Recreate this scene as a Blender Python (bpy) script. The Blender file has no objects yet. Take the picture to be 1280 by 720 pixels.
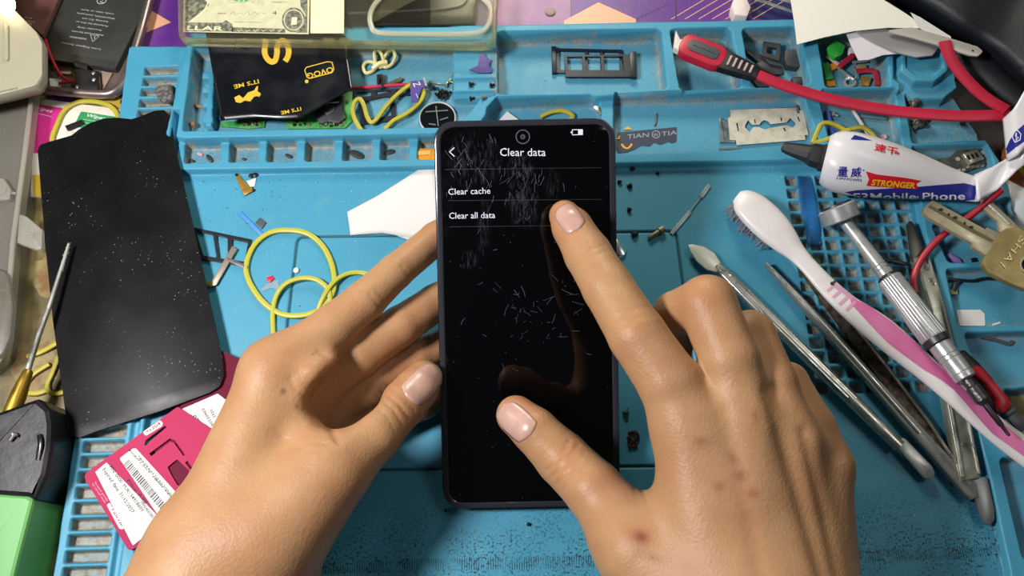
import bpy, bmesh, math, random
import numpy as np
from mathutils import Vector, Matrix
from mathutils.bvhtree import BVHTree
from mathutils import noise as mnoise

random.seed(7)
SC = bpy.context.scene
COL = SC.collection
R = math.radians

# ------------------------------------------------------------------ camera
F = 1000.0                       # focal length in pixels of the 1280 wide frame
PHI = R(21.0); ROLL = R(-1.3); CH = 0.359
CAM = Vector((0, -CH * math.tan(PHI), CH))
CR = (Matrix.Rotation(PHI, 3, 'X') @ Matrix.Rotation(ROLL, 3, 'Z'))
cd = bpy.data.cameras.new('camera'); cam = bpy.data.objects.new('camera', cd); COL.objects.link(cam)
cam.matrix_world = Matrix.Translation(CAM) @ CR.to_4x4()
cd.sensor_fit = 'HORIZONTAL'; cd.sensor_width = 36; cd.lens = 36 * F / 1280; cd.clip_start = 0.005; cd.clip_end = 20
SC.camera = cam
vs = SC.view_settings
vs.view_transform = 'Standard'; vs.look = 'None'; vs.gamma = 1; vs.use_curve_mapping = False

def ray(px, py):
    return CR @ Vector(((px - 640) / F, -(py - 360) / F, -1))
def W(px, py, z=0.0):
    """point of the scene at height z (mm) seen at pixel px,py"""
    d = ray(px, py); t = (z * .001 - CAM.z) / d.z
    return CAM + d * t
def WD(px, py, depth):
    return CAM + ray(px, py) * depth
def depth_of(p):
    return -(CR.transposed() @ (Vector(p) - CAM)).z
def proj(p):
    q = CR.transposed() @ (Vector(p) - CAM)
    return 640 + F * q.x / -q.z, 360 - F * q.y / -q.z
def PX(n, p):
    """n pixels as metres at point p"""
    return n * depth_of(p) / F
def poly(pts, z):
    return [W(x, y, z) for x, y in pts]

# ------------------------------------------------------------------ materials
def hx(h):
    h = h.lstrip('#'); c = [int(h[i:i + 2], 16) / 255 for i in (0, 2, 4)]
    return tuple((v / 12.92 if v <= .04045 else ((v + .055) / 1.055) ** 2.4) for v in c) + (1,)
MATS = {}
def M(name, col, rough=.5, metal=0., var=None, bump=None, trans=0., alpha=1., coat=0., emit=None, sss=0., spec=None, ior=None, rvar=None):
    """var=(scale, colour2, lo, hi) mixes a second colour by noise; bump=(scale, strength)"""
    if name in MATS: return MATS[name]
    m = bpy.data.materials.new(name); m.use_nodes = True; MATS[name] = m
    nt = m.node_tree; b = nt.nodes['Principled BSDF']; N = nt.nodes.new; L = nt.links.new
    c = hx(col); b.inputs['Base Color'].default_value = c
    b.inputs['Roughness'].default_value = rough; b.inputs['Metallic'].default_value = metal
    b.inputs['Transmission Weight'].default_value = trans; b.inputs['Alpha'].default_value = alpha
    b.inputs['Coat Weight'].default_value = coat
    if spec is not None: b.inputs['Specular IOR Level'].default_value = spec
    if ior: b.inputs['IOR'].default_value = ior
    if sss:
        b.inputs['Subsurface Weight'].default_value = sss
        b.inputs['Subsurface Radius'].default_value = (.004, .0016, .0008); b.inputs['Subsurface Scale'].default_value = 1.0
    if emit:
        b.inputs['Emission Color'].default_value = hx(emit[0]); b.inputs['Emission Strength'].default_value = emit[1]
    if var or bump or rvar:
        tc = N('ShaderNodeTexCoord')
    if var:
        n = N('ShaderNodeTexNoise'); n.inputs['Scale'].default_value = var[0]; n.inputs['Detail'].default_value = 6
        L(tc.outputs['Object'], n.inputs['Vector'])
        r = N('ShaderNodeMapRange'); r.inputs['From Min'].default_value = var[2]; r.inputs['From Max'].default_value = var[3]
        L(n.outputs['Fac'], r.inputs['Value'])
        x = N('ShaderNodeMix'); x.data_type = 'RGBA'; x.inputs['A'].default_value = c; x.inputs['B'].default_value = hx(var[1])
        L(r.outputs['Result'], x.inputs['Factor']); L(x.outputs['Result'], b.inputs['Base Color'])
    if rvar:
        n = N('ShaderNodeTexNoise'); n.inputs['Scale'].default_value = rvar[0]; n.inputs['Detail'].default_value = 5
        L(tc.outputs['Object'], n.inputs['Vector'])
        r = N('ShaderNodeMapRange'); r.inputs['To Min'].default_value = rvar[1]; r.inputs['To Max'].default_value = rvar[2]
        r.inputs['From Min'].default_value = .35; r.inputs['From Max'].default_value = .65
        L(n.outputs['Fac'], r.inputs['Value']); L(r.outputs['Result'], b.inputs['Roughness'])
    if bump:
        n = N('ShaderNodeTexNoise'); n.inputs['Scale'].default_value = bump[0]; n.inputs['Detail'].default_value = 4
        L(tc.outputs['Object'], n.inputs['Vector'])
        u = N('ShaderNodeBump'); u.inputs['Strength'].default_value = bump[1]; u.inputs['Distance'].default_value = .0005
        L(n.outputs['Fac'], u.inputs['Height']); L(u.outputs['Normal'], b.inputs['Normal'])
    return m

# ------------------------------------------------------------------ mesh building
def area2(p):
    return sum(p[i].x * p[(i + 1) % len(p)].y - p[(i + 1) % len(p)].x * p[i].y for i in range(len(p)))
def ccw(p):
    p = [Vector(q) for q in p]
    return p if area2(p) > 0 else p[::-1]
def fillet(pts, r, n=5):
    """round the corners of a polygon of Vectors (2D in x,y); r one radius or a list"""
    out = []; k = len(pts)
    for i in range(k):
        p = pts[i]; a = pts[i - 1] - p; b = pts[(i + 1) % k] - p
        ri = r[i] if isinstance(r, (list, tuple)) else r
        la, lb = a.length, b.length
        if ri <= 0 or la < 1e-7 or lb < 1e-7: out.append(p.copy()); continue
        a = a / la; b = b / lb
        ang = a.angle(b, math.pi)
        if ang > math.pi - .02: out.append(p.copy()); continue
        d = min(ri / math.tan(ang / 2), la * .49, lb * .49)
        s = p + a * d; e = p + b * d
        for j in range(n + 1):
            t = j / n
            out.append(s * (1 - t) ** 2 + p * 2 * t * (1 - t) + e * t * t)
    return out
def inset(pts, d):
    k = len(pts); out = []
    for i in range(k):
        a = pts[i] - pts[i - 1]; b = pts[(i + 1) % k] - pts[i]
        na = Vector((-a.y, a.x, 0)); nb = Vector((-b.y, b.x, 0))
        if na.length: na.normalize()
        if nb.length: nb.normalize()
        n = na + nb
        if n.length < 1e-6: n = na
        n.normalize(); c = max(.4, n.dot(na) if na.length else 1)
        out.append(pts[i] + n * (d / c))
    return out
def spline(pts, closed=False, n=8):
    """Catmull-Rom through Vectors"""
    P = [Vector(p) for p in pts]; k = len(P); out = []
    segs = k if closed else k - 1
    for i in range(segs):
        if closed: p0, p1, p2, p3 = P[i - 1], P[i], P[(i + 1) % k], P[(i + 2) % k]
        else: p0, p1, p2, p3 = P[max(i - 1, 0)], P[i], P[i + 1], P[min(i + 2, k - 1)]
        for j in range(n):
            t = j / n
            out.append(.5 * ((2 * p1) + (p2 - p0) * t + (2 * p0 - 5 * p1 + 4 * p2 - p3) * t * t + (3 * p1 - p0 - 3 * p2 + p3) * t ** 3))
    if not closed: out.append(P[-1].copy())
    return out

class MB:
    def __init__(s): s.v = []; s.f = []; s.m = []
    def add(s, v, f, mi=0):
        o = len(s.v); s.v += [tuple(q) for q in v]; s.f += [tuple(i + o for i in q) for q in f]; s.m += [mi] * len(f); return s
    def rings(s, rings, mi=0, cap=True, close=False):
        n = len(rings[0]); v = [q for r in rings for q in r]; f = []
        k = len(rings)
        for i in range(k if close else k - 1):
            a = i * n; b = ((i + 1) % k) * n
            for j in range(n):
                f.append((a + j, a + (j + 1) % n, b + (j + 1) % n, b + j))
        if cap and not close:
            f.append(tuple(range(n))[::-1]); f.append(tuple((k - 1) * n + j for j in range(n)))
        return s.add(v, f, mi)
    def prism(s, pts, z0, z1, bev=0., mi=0, mat=None):
        """vertical prism, z in mm; pts Vectors whose x,y count"""
        p = ccw([Vector((q.x, q.y, 0)) for q in pts]); z0 *= .001; z1 *= .001; bev *= .001
        up = lambda ps, z: [Vector((q.x, q.y, z)) for q in ps]
        rg = [up(p, z0)]
        if bev > 0:
            rg += [up(p, z1 - bev), up(inset(p, bev * .3), z1 - bev * .3), up(inset(p, bev), z1)]
        else: rg.append(up(p, z1))
        return s.rings(rg, mi)
    def slab(s, pts, normal, th, mi=0):
        """flat polygon of 3D points thickened along normal"""
        n = Vector(normal).normalized(); p = [Vector(q) for q in pts]
        nn = Vector((0, 0, 0))
        for i in range(len(p)): nn += p[i].cross(p[(i + 1) % len(p)])
        if nn.dot(n) < 0: p = p[::-1]
        return s.rings([p, [q + n * th for q in p]], mi)
    def box(s, fr, a, b, mi=0):
        """box between local corners a and b of frame fr (4x4)"""
        (x0, y0, z0), (x1, y1, z1) = a, b
        c = [(x0, y0), (x1, y0), (x1, y1), (x0, y1)]
        return s.rings([[fr @ Vector((x, y, z0)) for x, y in c], [fr @ Vector((x, y, z1)) for x, y in c]], mi)
    def tube(s, pts, rad, sides=8, closed=False, mi=0, flat=1.0, up=None, cap=True, power=2.0):
        """swept ellipse; flat scales the 'up' axis against the side axis; power>2 makes it squarish"""
        P = [Vector(p) for p in pts]; k = len(P)
        rad = rad if isinstance(rad, (list, tuple)) else [rad] * k
        T = []
        for i in range(k):
            a = P[i - 1] if (i > 0 or closed) else P[i]; b = P[(i + 1) % k] if (i < k - 1 or closed) else P[i]
            t = b - a; T.append(t.normalized() if t.length > 1e-9 else Vector((0, 0, 1)))
        rg = []; u = Vector(up) if up else (Vector((0, 0, 1)) if abs(T[0].z) < .9 else Vector((1, 0, 0)))
        for i in range(k):
            if up: u = Vector(up)
            u = (u - T[i] * u.dot(T[i]))
            u = u.normalized() if u.length > 1e-6 else T[i].orthogonal().normalized()
            sd = T[i].cross(u).normalized()
            ring = []
            for j in range(sides):
                a = 2 * math.pi * j / sides
                cx, sy = math.cos(a), math.sin(a)
                cx = math.copysign(abs(cx) ** (2 / power), cx); sy = math.copysign(abs(sy) ** (2 / power), sy)
                r = rad[i]
                ring.append(P[i] + sd * (r * cx) + u * (r * flat * sy))
            rg.append(ring)
        return s.rings(rg, mi, cap=cap and not closed, close=closed)
    def lathe(s, p0, p1, prof, sides=24, mi=0, wob=None):
        """profile [(t, r)] around the axis p0->p1 (metres); t along the axis"""
        p0 = Vector(p0); ax = (Vector(p1) - p0).normalized()
        u = ax.orthogonal().normalized(); w = ax.cross(u)
        rg = [[p0 + ax * t + (u * math.cos(2 * math.pi * j / sides) + w * math.sin(2 * math.pi * j / sides)) * (r * (wob(j) if wob else 1)) for j in range(sides)] for t, r in prof]
        return s.rings(rg, mi)
    def grid(s, nu, nv, fn, th=0., mi=0):
        """sheet fn(u,v)->Vector with thickness th (m)"""
        P = [[Vector(fn(i / nu, j / nv)) for j in range(nv + 1)] for i in range(nu + 1)]
        if th == 0:
            v = [P[i][j] for i in range(nu + 1) for j in range(nv + 1)]; o = nv + 1
            return s.add(v, [(i * o + j, (i + 1) * o + j, (i + 1) * o + j + 1, i * o + j + 1) for i in range(nu) for j in range(nv)], mi)
        o = nv + 1; top = []; bot = []
        for i in range(nu + 1):
            for j in range(nv + 1):
                a = P[min(i + 1, nu)][j] - P[max(i - 1, 0)][j]; b = P[i][min(j + 1, nv)] - P[i][max(j - 1, 0)]
                n = a.cross(b); n = n.normalized() if n.length > 1e-12 else Vector((0, 0, 1))
                if n.z < 0: n = -n
                top.append(P[i][j] + n * th / 2); bot.append(P[i][j] - n * th / 2)
        v = top + bot; q = len(top); f = []
        for i in range(nu):
            for j in range(nv):
                a, b, c, d = i * o + j, (i + 1) * o + j, (i + 1) * o + j + 1, i * o + j + 1
                f += [(a, b, c, d), (d + q, c + q, b + q, a + q)]
        for i in range(nu):
            f += [(i * o, i * o + q, (i + 1) * o + q, (i + 1) * o), ((i + 1) * o + nv, (i + 1) * o + nv + q, i * o + nv + q, i * o + nv)]
        for j in range(nv):
            f += [(j + 1, j + 1 + q, j + q, j), (nu * o + j, nu * o + j + q, nu * o + j + 1 + q, nu * o + j + 1)]
        return s.add(v, f, mi)
    def curve2d(s, loops, fr, th, bev=0., mi=0):
        """filled outline with holes: loops of 2D points (m) in frame fr; thickness from local z 0 to th"""
        cu = bpy.data.curves.new('tmp', 'CURVE'); cu.dimensions = '2D'; cu.fill_mode = 'BOTH'
        cu.extrude = max(th / 2 - bev, 1e-6); cu.bevel_depth = bev; cu.bevel_resolution = 1; cu.offset = -bev
        for lp in loops:
            sp = cu.splines.new('POLY'); sp.points.add(len(lp) - 1)
            for p, q in zip(sp.points, lp): p.co = (q[0], q[1], 0, 1)
            sp.use_cyclic_u = True
        v, f = curve_mesh(cu)
        return s.add([fr @ Vector((q[0], q[1], q[2] + th / 2)) for q in v], f, mi)
    def plate(s, loops, z, th, bev=0., mi=0):
        """outline with holes given as Vectors (x,y) at height z mm, th mm thick"""
        o = loops[0][0]
        return s.curve2d([[(q.x - o.x, q.y - o.y) for q in lp] for lp in loops], Matrix.Translation((o.x, o.y, z * .001)), th * .001, bev * .001, mi)
    def text(s, txt, p0, p1, th=.06, hpx=None, z=None, mi=0, bold=0., n=None, up=None, fn=None, spacing=1.0, shear=0.):
        """lettering along p0->p1 (Vectors); hpx capital height in m (default keeps the face's aspect)"""
        v, f = text_mesh(txt, bold, spacing, shear)
        x0 = min(q[0] for q in v); x1 = max(q[0] for q in v)
        d = Vector(p1) - Vector(p0); sx = d.length / max(x1 - x0, 1e-6); ux = d.normalized()
        n = Vector(n) if n else Vector((0, 0, 1)); uy = n.cross(ux).normalized()
        sy = sx if hpx is None else hpx / .7
        pts = []
        for q in v:
            pts.append(Vector(p0) + ux * ((q[0] - x0) * sx) + uy * (q[1] * sy) + n * (th * .001 * (1 if q[2] > 0 else 0)))
        if fn: pts = [fn(q) for q in pts]
        return s.add(pts, f, mi)
    def build(s, name, mats, parent=None, smooth=35, subsurf=0, loc=None, kind=None):
        me = bpy.data.meshes.new(name)
        V = np.array([tuple(q) for q in s.v], dtype=np.float64)
        if loc is None:
            loc = Vector(parent['_w']) if parent is not None else Vector((float(V[:, 0].mean()), float(V[:, 1].mean()), float(V[:, 2].min())))
        loc = Vector(loc)
        me.from_pydata([tuple(q) for q in (V - np.array(loc))], [], s.f)
        if not isinstance(mats, (list, tuple)): mats = [mats]
        for m in mats: me.materials.append(m)
        me.polygons.foreach_set('material_index', s.m)
        me.validate(clean_customdata=False)
        bm = bmesh.new(); bm.from_mesh(me); bmesh.ops.recalc_face_normals(bm, faces=bm.faces); bm.to_mesh(me); bm.free()
        if smooth:
            me.polygons.foreach_set('use_smooth', [True] * len(me.polygons))
            if smooth < 180: me.set_sharp_from_angle(angle=R(smooth))
        o = bpy.data.objects.new(name, me); COL.objects.link(o)
        if parent is not None:
            o.parent = parent; pl = Vector(parent['_w']); o.location = loc - pl
        else: o.location = loc
        o['_w'] = tuple(loc)
        if subsurf:
            md = o.modifiers.new('subsurf', 'SUBSURF'); md.levels = subsurf; md.render_levels = subsurf
        if kind: o['kind'] = kind
        return o

def curve_mesh(cu):
    o = bpy.data.objects.new('tmp', cu); COL.objects.link(o)
    dg = bpy.context.evaluated_depsgraph_get(); ev = o.evaluated_get(dg); me = ev.to_mesh()
    v = [tuple(q.co) for q in me.vertices]; f = [tuple(p.vertices) for p in me.polygons]
    ev.to_mesh_clear(); bpy.data.objects.remove(o); bpy.data.curves.remove(cu)
    return v, f
def text_mesh(t, bold=0., spacing=1., shear=0.):
    cu = bpy.data.curves.new('tmp', 'FONT'); cu.body = t; cu.size = 1; cu.extrude = .01; cu.offset = bold; cu.resolution_u = 2
    cu.space_character = spacing; cu.shear = shear
    return curve_mesh(cu)

def tag(o, label, cat, group=None):
    o['label'] = label; o['category'] = cat
    if group: o['group'] = group
    return o
def thing(name, loc, label, cat, group=None):
    o = bpy.data.objects.new(name, None); COL.objects.link(o); o.location = Vector(loc); o['_w'] = tuple(loc)
    o.empty_display_size = .01
    return tag(o, label, cat, group)
def frame(o, ux, uy):
    ux = Vector(ux).normalized(); n = ux.cross(Vector(uy)).normalized(); uy = n.cross(ux)
    return Matrix(((ux.x, uy.x, n.x, o[0]), (ux.y, uy.y, n.y, o[1]), (ux.z, uy.z, n.z, o[2]), (0, 0, 0, 1)))
def rrect(x0, y0, x1, y1, r, n=5):
    return [(q.x, q.y) for q in fillet([Vector((x0, y0, 0)), Vector((x1, y0, 0)), Vector((x1, y1, 0)), Vector((x0, y1, 0))], r, n)]
def ell(cx, cy, rx, ry, n=24, a0=0.):
    return [(cx + rx * math.cos(2 * math.pi * i / n + a0), cy + ry * math.sin(2 * math.pi * i / n + a0)) for i in range(n)]
# ================================================================== lights
def area(name, loc, target, size, watts, col):
    l = bpy.data.lights.new(name, 'AREA'); l.shape = 'DISK'; l.size = size; l.energy = watts; l.color = col
    o = bpy.data.objects.new(name, l); COL.objects.link(o); o.location = loc
    o.rotation_euler = (Vector(target) - Vector(loc)).to_track_quat('-Z', 'Y').to_euler(); return o
area('key_lamp', (-.31, -.06, .43), (-.05, .0, 0), .10, 3.4, (1.0, .95, .95))
area('back_lamp', (.03, .43, .26), (.05, .03, 0), .14, 1.35, (1.0, .93, .76))
area('overhead_fill', (1.05, .40, 1.8), (0, 0, 0), .7, 4.5, (1.0, .98, .92))  # unseen overhead light, added to put streaks on the metal tools
w = bpy.data.worlds.new('room_light'); SC.world = w; w.use_nodes = True
bg = w.node_tree.nodes['Background']; bg.inputs['Color'].default_value = (.80, .90, 1.0, 1); bg.inputs['Strength'].default_value = .045
vs.exposure = -0.08

# ================================================================== work table and its cover
tb = MB()
tb.prism([Vector((x, y, 0)) for x, y in ((-.62, -.45), (.62, -.45), (.62, .62), (-.62, .62))], -32, -5.6, 2)
o = tb.build('work_table', M('table_board', '#6b5a45', .6, var=(40, '#4a3d2e', .4, .7)))
tag(o, 'wooden work table lying under the patterned cover and the blue mat', 'table')

cv = MB(); ZC = -5.6
def cover(pts, mi, h=.02):
    cv.prism(poly(pts, ZC + .5), ZC, ZC + .5 + h, 0, mi)
cover([(-420, -330), (1700, -330), (1700, 1500), (-420, 1500)], 0, 0)
cover([(-420, 130), (170, 130), (60, 1200), (-420, 1200)], 1, .04)
cover([(-420, -330), (30, -330), (60, 140), (-420, 140)], 1, .06)
cover([(612, -300), (714, -300), (714, 33), (608, 33)], 2, .06)
cover([(705, 26), (748, 3), (795, 24), (795, 40), (705, 40)], 3, .08)
cover([(150, 40), (184, 10), (214, 28), (180, 42)], 3, .08)
cover([(925, -200), (1100, -200), (1100, 24), (940, 24)], 4, .05)
cover([(1150, -300), (1700, -300), (1700, 700), (1150, 700)], 9, .055)
for k in range(7):
    x = 838 + k * 17
    cover([(x, 24), (x + 44, -2), (x + 46, -2), (x + 2, 24)], 3, .07)
cover([(792, 24), (836, 4), (837, 5), (794, 26)], 5, .07)
cover([(844, -60), (846, -60), (846, 26), (844, 26)], 5, .075)
cover([(713, -60), (714.5, -60), (714.5, 26), (713, 26)], 5, .075)
# worn, tacky patches on the yellowed side
rnd = random.Random(3)
for (cx, cy, rx, ry, mi) in ((62, 345, 22, 30, 6), (45, 455, 30, 30, 6), (72, 590, 22, 40, 7), (120, 170, 60, 14, 8), (150, 140, 26, 20, 8), (46, 700, 30, 40, 6), (75, 560, 12, 26, 8), (1272, 520, 30, 40, 1)):
    p = [(cx + rx * math.cos(a) * rnd.uniform(.75, 1.15), cy + ry * math.sin(a) * rnd.uniform(.75, 1.15)) for a in [i * math.pi / 9 for i in range(18)]]
    cover(p, mi, .1)
vin = dict(rough=.42, bump=(900, .15))
o = cv.build('table_cover', [M('cover_purple', '#5b2c86', var=(60, '#6a3a80', .45, .7), **vin), M('cover_olive', '#857748', var=(70, '#5f5634', .42, .62), **vin),
    M('cover_mauve', '#93608f', var=(50, '#7f4d8a', .4, .7), **vin), M('cover_peach', '#dba582', **vin), M('cover_navy', '#2b2f63', **vin),
    M('cover_line', '#4a2560', **vin), M('cover_brown', '#7d5b38', var=(120, '#8f8656', .4, .6), **vin), M('cover_plum', '#6e3d50', var=(150, '#7a6040', .42, .62), **vin), M('cover_mustard', '#b39a3c', **vin), M('cover_dark', '#2c2622', **vin)], smooth=0)
tag(o, 'purple vinyl table cover with peach triangles, yellowed and stained along one side', 'tablecloth')

# ================================================================== the silicone repair mat (one moulded sheet: height field)
RIM1, RIM2, FL = 8.0, 4.0, -2.5
step = .0005
X0, X1, Y0, Y1 = -.268, .272, -.185, .205
nx = int((X1 - X0) / step) + 1; ny = int((Y1 - Y0) / step) + 1
gx = X0 + np.arange(nx) * step; gy = Y0 + np.arange(ny) * step
Z = np.zeros((nx, ny), np.float32); DUST = np.zeros((nx, ny), np.float32); GRIME = np.zeros((nx, ny), np.float32)
def psdf(pts, pad):
    """signed distance to polygon in its window"""
    P = np.array([(q.x, q.y) for q in pts])
    i0 = max(0, int((P[:, 0].min() - pad - X0) / step)); i1 = min(nx, int((P[:, 0].max() + pad - X0) / step) + 2)
    j0 = max(0, int((P[:, 1].min() - pad - Y0) / step)); j1 = min(ny, int((P[:, 1].max() + pad - Y0) / step) + 2)
    if i1 <= i0 or j1 <= j0: return None
    gX, gY = np.meshgrid(gx[i0:i1], gy[j0:j1], indexing='ij')
    d = np.full(gX.shape, 1e9); ins = np.zeros(gX.shape, bool)
    n = len(P)
    for a in range(n):
        ax, ay = P[a]; bx, by = P[(a + 1) % n]
        ex, ey = bx - ax, by - ay; wx, wy = gX - ax, gY - ay
        t = np.clip((wx * ex + wy * ey) / max(ex * ex + ey * ey, 1e-12), 0, 1)
        d = np.minimum(d, (wx - ex * t) ** 2 + (wy - ey * t) ** 2)
        c = ((ay > gY) != (by > gY))
        with np.errstate(divide='ignore', invalid='ignore'):
            xi = ax + (gY - ay) / (by - ay) * ex
        ins ^= c & (gX < xi)
    d = np.sqrt(d); d[ins] *= -1
    return (slice(i0, i1), slice(j0, j1)), d
def sstep(t):
    t = np.clip(t, 0, 1); return t * t * (3 - 2 * t)
def level(pts, z, wall=1.0, r=0., dust=0., grime=0.):
    """bring the surface inside the polygon to height z (mm) over a wall of the given width (mm)"""
    pts = ccw(pts)
    if r: pts = ccw(fillet(pts, r * .001, 6))
    q = psdf(pts, .004)
    if q is None: return
    sl, d = q; t = sstep((-d * 1000 + wall * .5) / wall)
    Z[sl] = Z[sl] * (1 - t) + z * t
    if dust: DUST[sl] = np.maximum(DUST[sl], dust * t)
    else: DUST[sl] *= (1 - t)
    if grime:
        g = np.exp(-np.clip(-d * 1000 - .4, 0, 9) / 1.6) * (d < 0)
        GRIME[sl] = np.maximum(GRIME[sl], grime * g)
def wp(pts, z): return poly(pts, z)
# outer outline of the mat, taken at rim height
OUT = wp([(160, 57), (238, 57), (241, 36), (640, 30), (1000, 23), (1178, 40), (1192, 112), (1250, 200), (1390, 640), (1440, 830), (42, 870), (92, 546)], RIM2)
Z[:] = -5.2
level(OUT, RIM2, 1.2, 3)
# raised back tray
level(wp([(237, 40), (640, 31), (1000, 24), (1126, 20), (1126, 113), (1000, 117), (770, 120), (737, 122), (622, 124), (596, 160), (540, 168), (230, 173), (206, 168)], RIM1), RIM1, 1.2, 1.5)
# big back pocket left with its shelf of teeth
level(wp([(241, 58), (604, 50), (620, 57), (620, 118), (600, 122), (588, 138), (568, 158), (228, 163)], RIM1), FL, 1.2, 2, .25, .7)
level(wp([(566, 58), (620, 57), (620, 118), (602, 122), (566, 122)], 4), 3.2, 1.0, 1)
level(wp([(566, 95), (621, 94), (621, 100), (566, 101)], 3), 4.8, 1.0)
level(wp([(566, 114), (621, 113), (621, 117), (566, 118)], 3), 5.2, 1.0)
level(wp([(262, 92), (270, 92), (266, 160), (257, 160)], 2), 3.5, 1.0)
for y in (92, 110, 128, 147):
    level(wp([(254, y), (268, y), (268, y + 8), (253, y + 8)], 2), 3.5, 1.0)
# back pockets
level(wp([(621, 40), (826, 37), (834, 111), (720, 115), (622, 117)], RIM1), FL, 1.3, 3, .12, .8)
level(wp([(838, 37), (913, 35), (927, 109), (851, 112)], RIM1), FL, 1.3, 3, .25, .8)
level(wp([(928, 36), (996, 34), (1013, 104), (941, 109)], RIM1), FL, 1.3, 3, .3, .7)
level(wp([(1022, 40), (1104, 36), (1112, 107), (1033, 108)], RIM1), FL, 1.3, 1.5, .3, .8)
# front row pockets
level(wp([(610, 140), (622, 127), (738, 125), (750, 130), (752, 195), (600, 195)], RIM2), FL, 1.2, 2, .1, .4)
level(wp([(768, 121), (1002, 117), (1024, 178), (905, 187), (768, 191)], RIM2), FL + .6, 1.2, 2, .1, .6)
level(wp([(1024, 118), (1117, 116), (1128, 186), (1040, 186)], RIM2), FL, 1.2, 1.5, .35, .6)
level(wp([(1132, 118), (1222, 112), (1232, 174), (1141, 178)], RIM2), FL + 1, 1.2, 1, .3, .3)
level(wp([(1141, 183), (1234, 180), (1252, 236), (1148, 238)], RIM2), FL + 1, 1.2, 1, .3, .3)
# octagonal bit holder
def octa(cx, cy, rx, ry): return [(cx + rx * math.cos(R(22.5 + 45 * i)), cy + ry * math.sin(R(22.5 + 45 * i))) for i in range(8)]
level(wp(octa(1160, 88, 50, 40), 4), 4.4, 1.4)
level(wp(octa(1155, 80, 33, 26), 8), 9, 1.6)
level(wp(octa(1155, 78, 25, 19), 8), 7.6, 1.2)
# row of little slots under the back tray
xs = ((230, 274), (286, 322), (333, 369), (381, 416), (428, 464), (475, 510), (522, 560), (572, 606))
for i, (a, b) in enumerate(xs):
    t = (a - 230) / 760
    y0 = 179 - 13 * t; y1 = 203 - 12 * t
    level(wp([(a + 2, y0), (b + 1, y0 - .6), (b, y1 - .6), (a, y1)], RIM2), FL + 1, 1.2, 1.2, .35, 1.0)
# work field
AW, BW = W(213, 214, RIM2), W(985, 201, RIM2)
level(wp([(215, 213), (540, 208.5), (770, 205), (985, 201), (1142, 198), (1156, 290), (1238, 600), (1262, 712), (1290, 900), (150, 960), (180, 540)], RIM2), 0, 1.4, 1.5)
mx = (W(985, 203, 0) - W(215, 213, 0)); mx.z = 0; mx.normalize(); my = Vector((-mx.y, mx.x, 0))
# engraved outline round the middle of the field
def groove(pts, wid, dep, dark=.9):
    pts = [Vector((q.x, q.y, 0)) for q in pts]
    for a, b in zip(pts, pts[1:]):
        d = (b - a)
        if d.length < 1e-9: continue
        n = Vector((-d.y, d.x, 0)).normalized() * wid * .0005; e = d.normalized() * wid * .0002
        q = psdf(ccw([a - n - e, b - n + e, b + n + e, a + n - e]), .003)
        if q is None: continue
        sl, dd = q; t = sstep((-dd * 1000 + .35) / .7)
        Z[sl] = np.minimum(Z[sl], -dep * t + Z[sl] * (1 - t)); GR2[sl] = np.maximum(GR2[sl], dark * t)
GR2 = np.zeros_like(Z)
box = fillet(wp([(372, 296), (845, 289), (884, 582), (338, 589)], 0), .004, 6)
groove(box + [box[0]], 1.1, 1.0)
# ruler along the near edge
ra, rb = W(330, 712, 0), W(1230, 690, 0)
# grid of holes
g0 = W(982, 221, 0); pit = .00758
for i in range(8):
    for j in range(16):
        c = g0 + mx * (pit * i) - my * (pit * j * .94)
        p = proj(c)
        if i > 7 and j < 1: continue
        sx, sy = .0056, .0047
        level([c, c + mx * sx, c + mx * sx - my * sy, c - my * sy], -3.6, .9, .5, .9, .4)
# slot column on one side
edge = (W(160, 140, RIM2) - W(92, 546, RIM2)).normalized(); ex = Vector((edge.y, -edge.x, 0))
s0 = W(181, 84, RIM2)
for k in range(48):
    c = s0 - edge * (.00665 * k)
    level([c, c + ex * .0178, c + ex * .0178 - edge * .0047, c - edge * .0047], -1.2, 1.0, .7, 1.0, .5)
a = W(225, 175, RIM2)
l0 = s0 + ex * .0205 - edge * .03
level([l0, l0 + ex * .003, l0 + ex * .003 - edge * .30, l0 - edge * .30], 2.2, .9)
# pockets on the other side
level(wp([(1166, 282), (1262, 246), (1290, 320), (1262, 329), (1186, 327)], RIM2), FL + 1, 1.2, 2, .1, .5)
level(wp([(1183, 337), (1310, 330), (1330, 404), (1199, 408)], RIM2), FL + 1, 1.2, 2, .05, .6)
level(wp([(1206, 417), (1330, 414), (1345, 478), (1232, 482)], RIM2), FL + 1, 1.2, 2, .05, .6)
level(wp([(1256, 488), (1350, 480), (1370, 560), (1262, 562)], RIM2), -4.9, 1.2, 2, .3, .6)
level(wp([(1250, 573), (1370, 570), (1400, 690), (1280, 700)], RIM2), FL, 1.2, 3, .1, .6)
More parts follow.
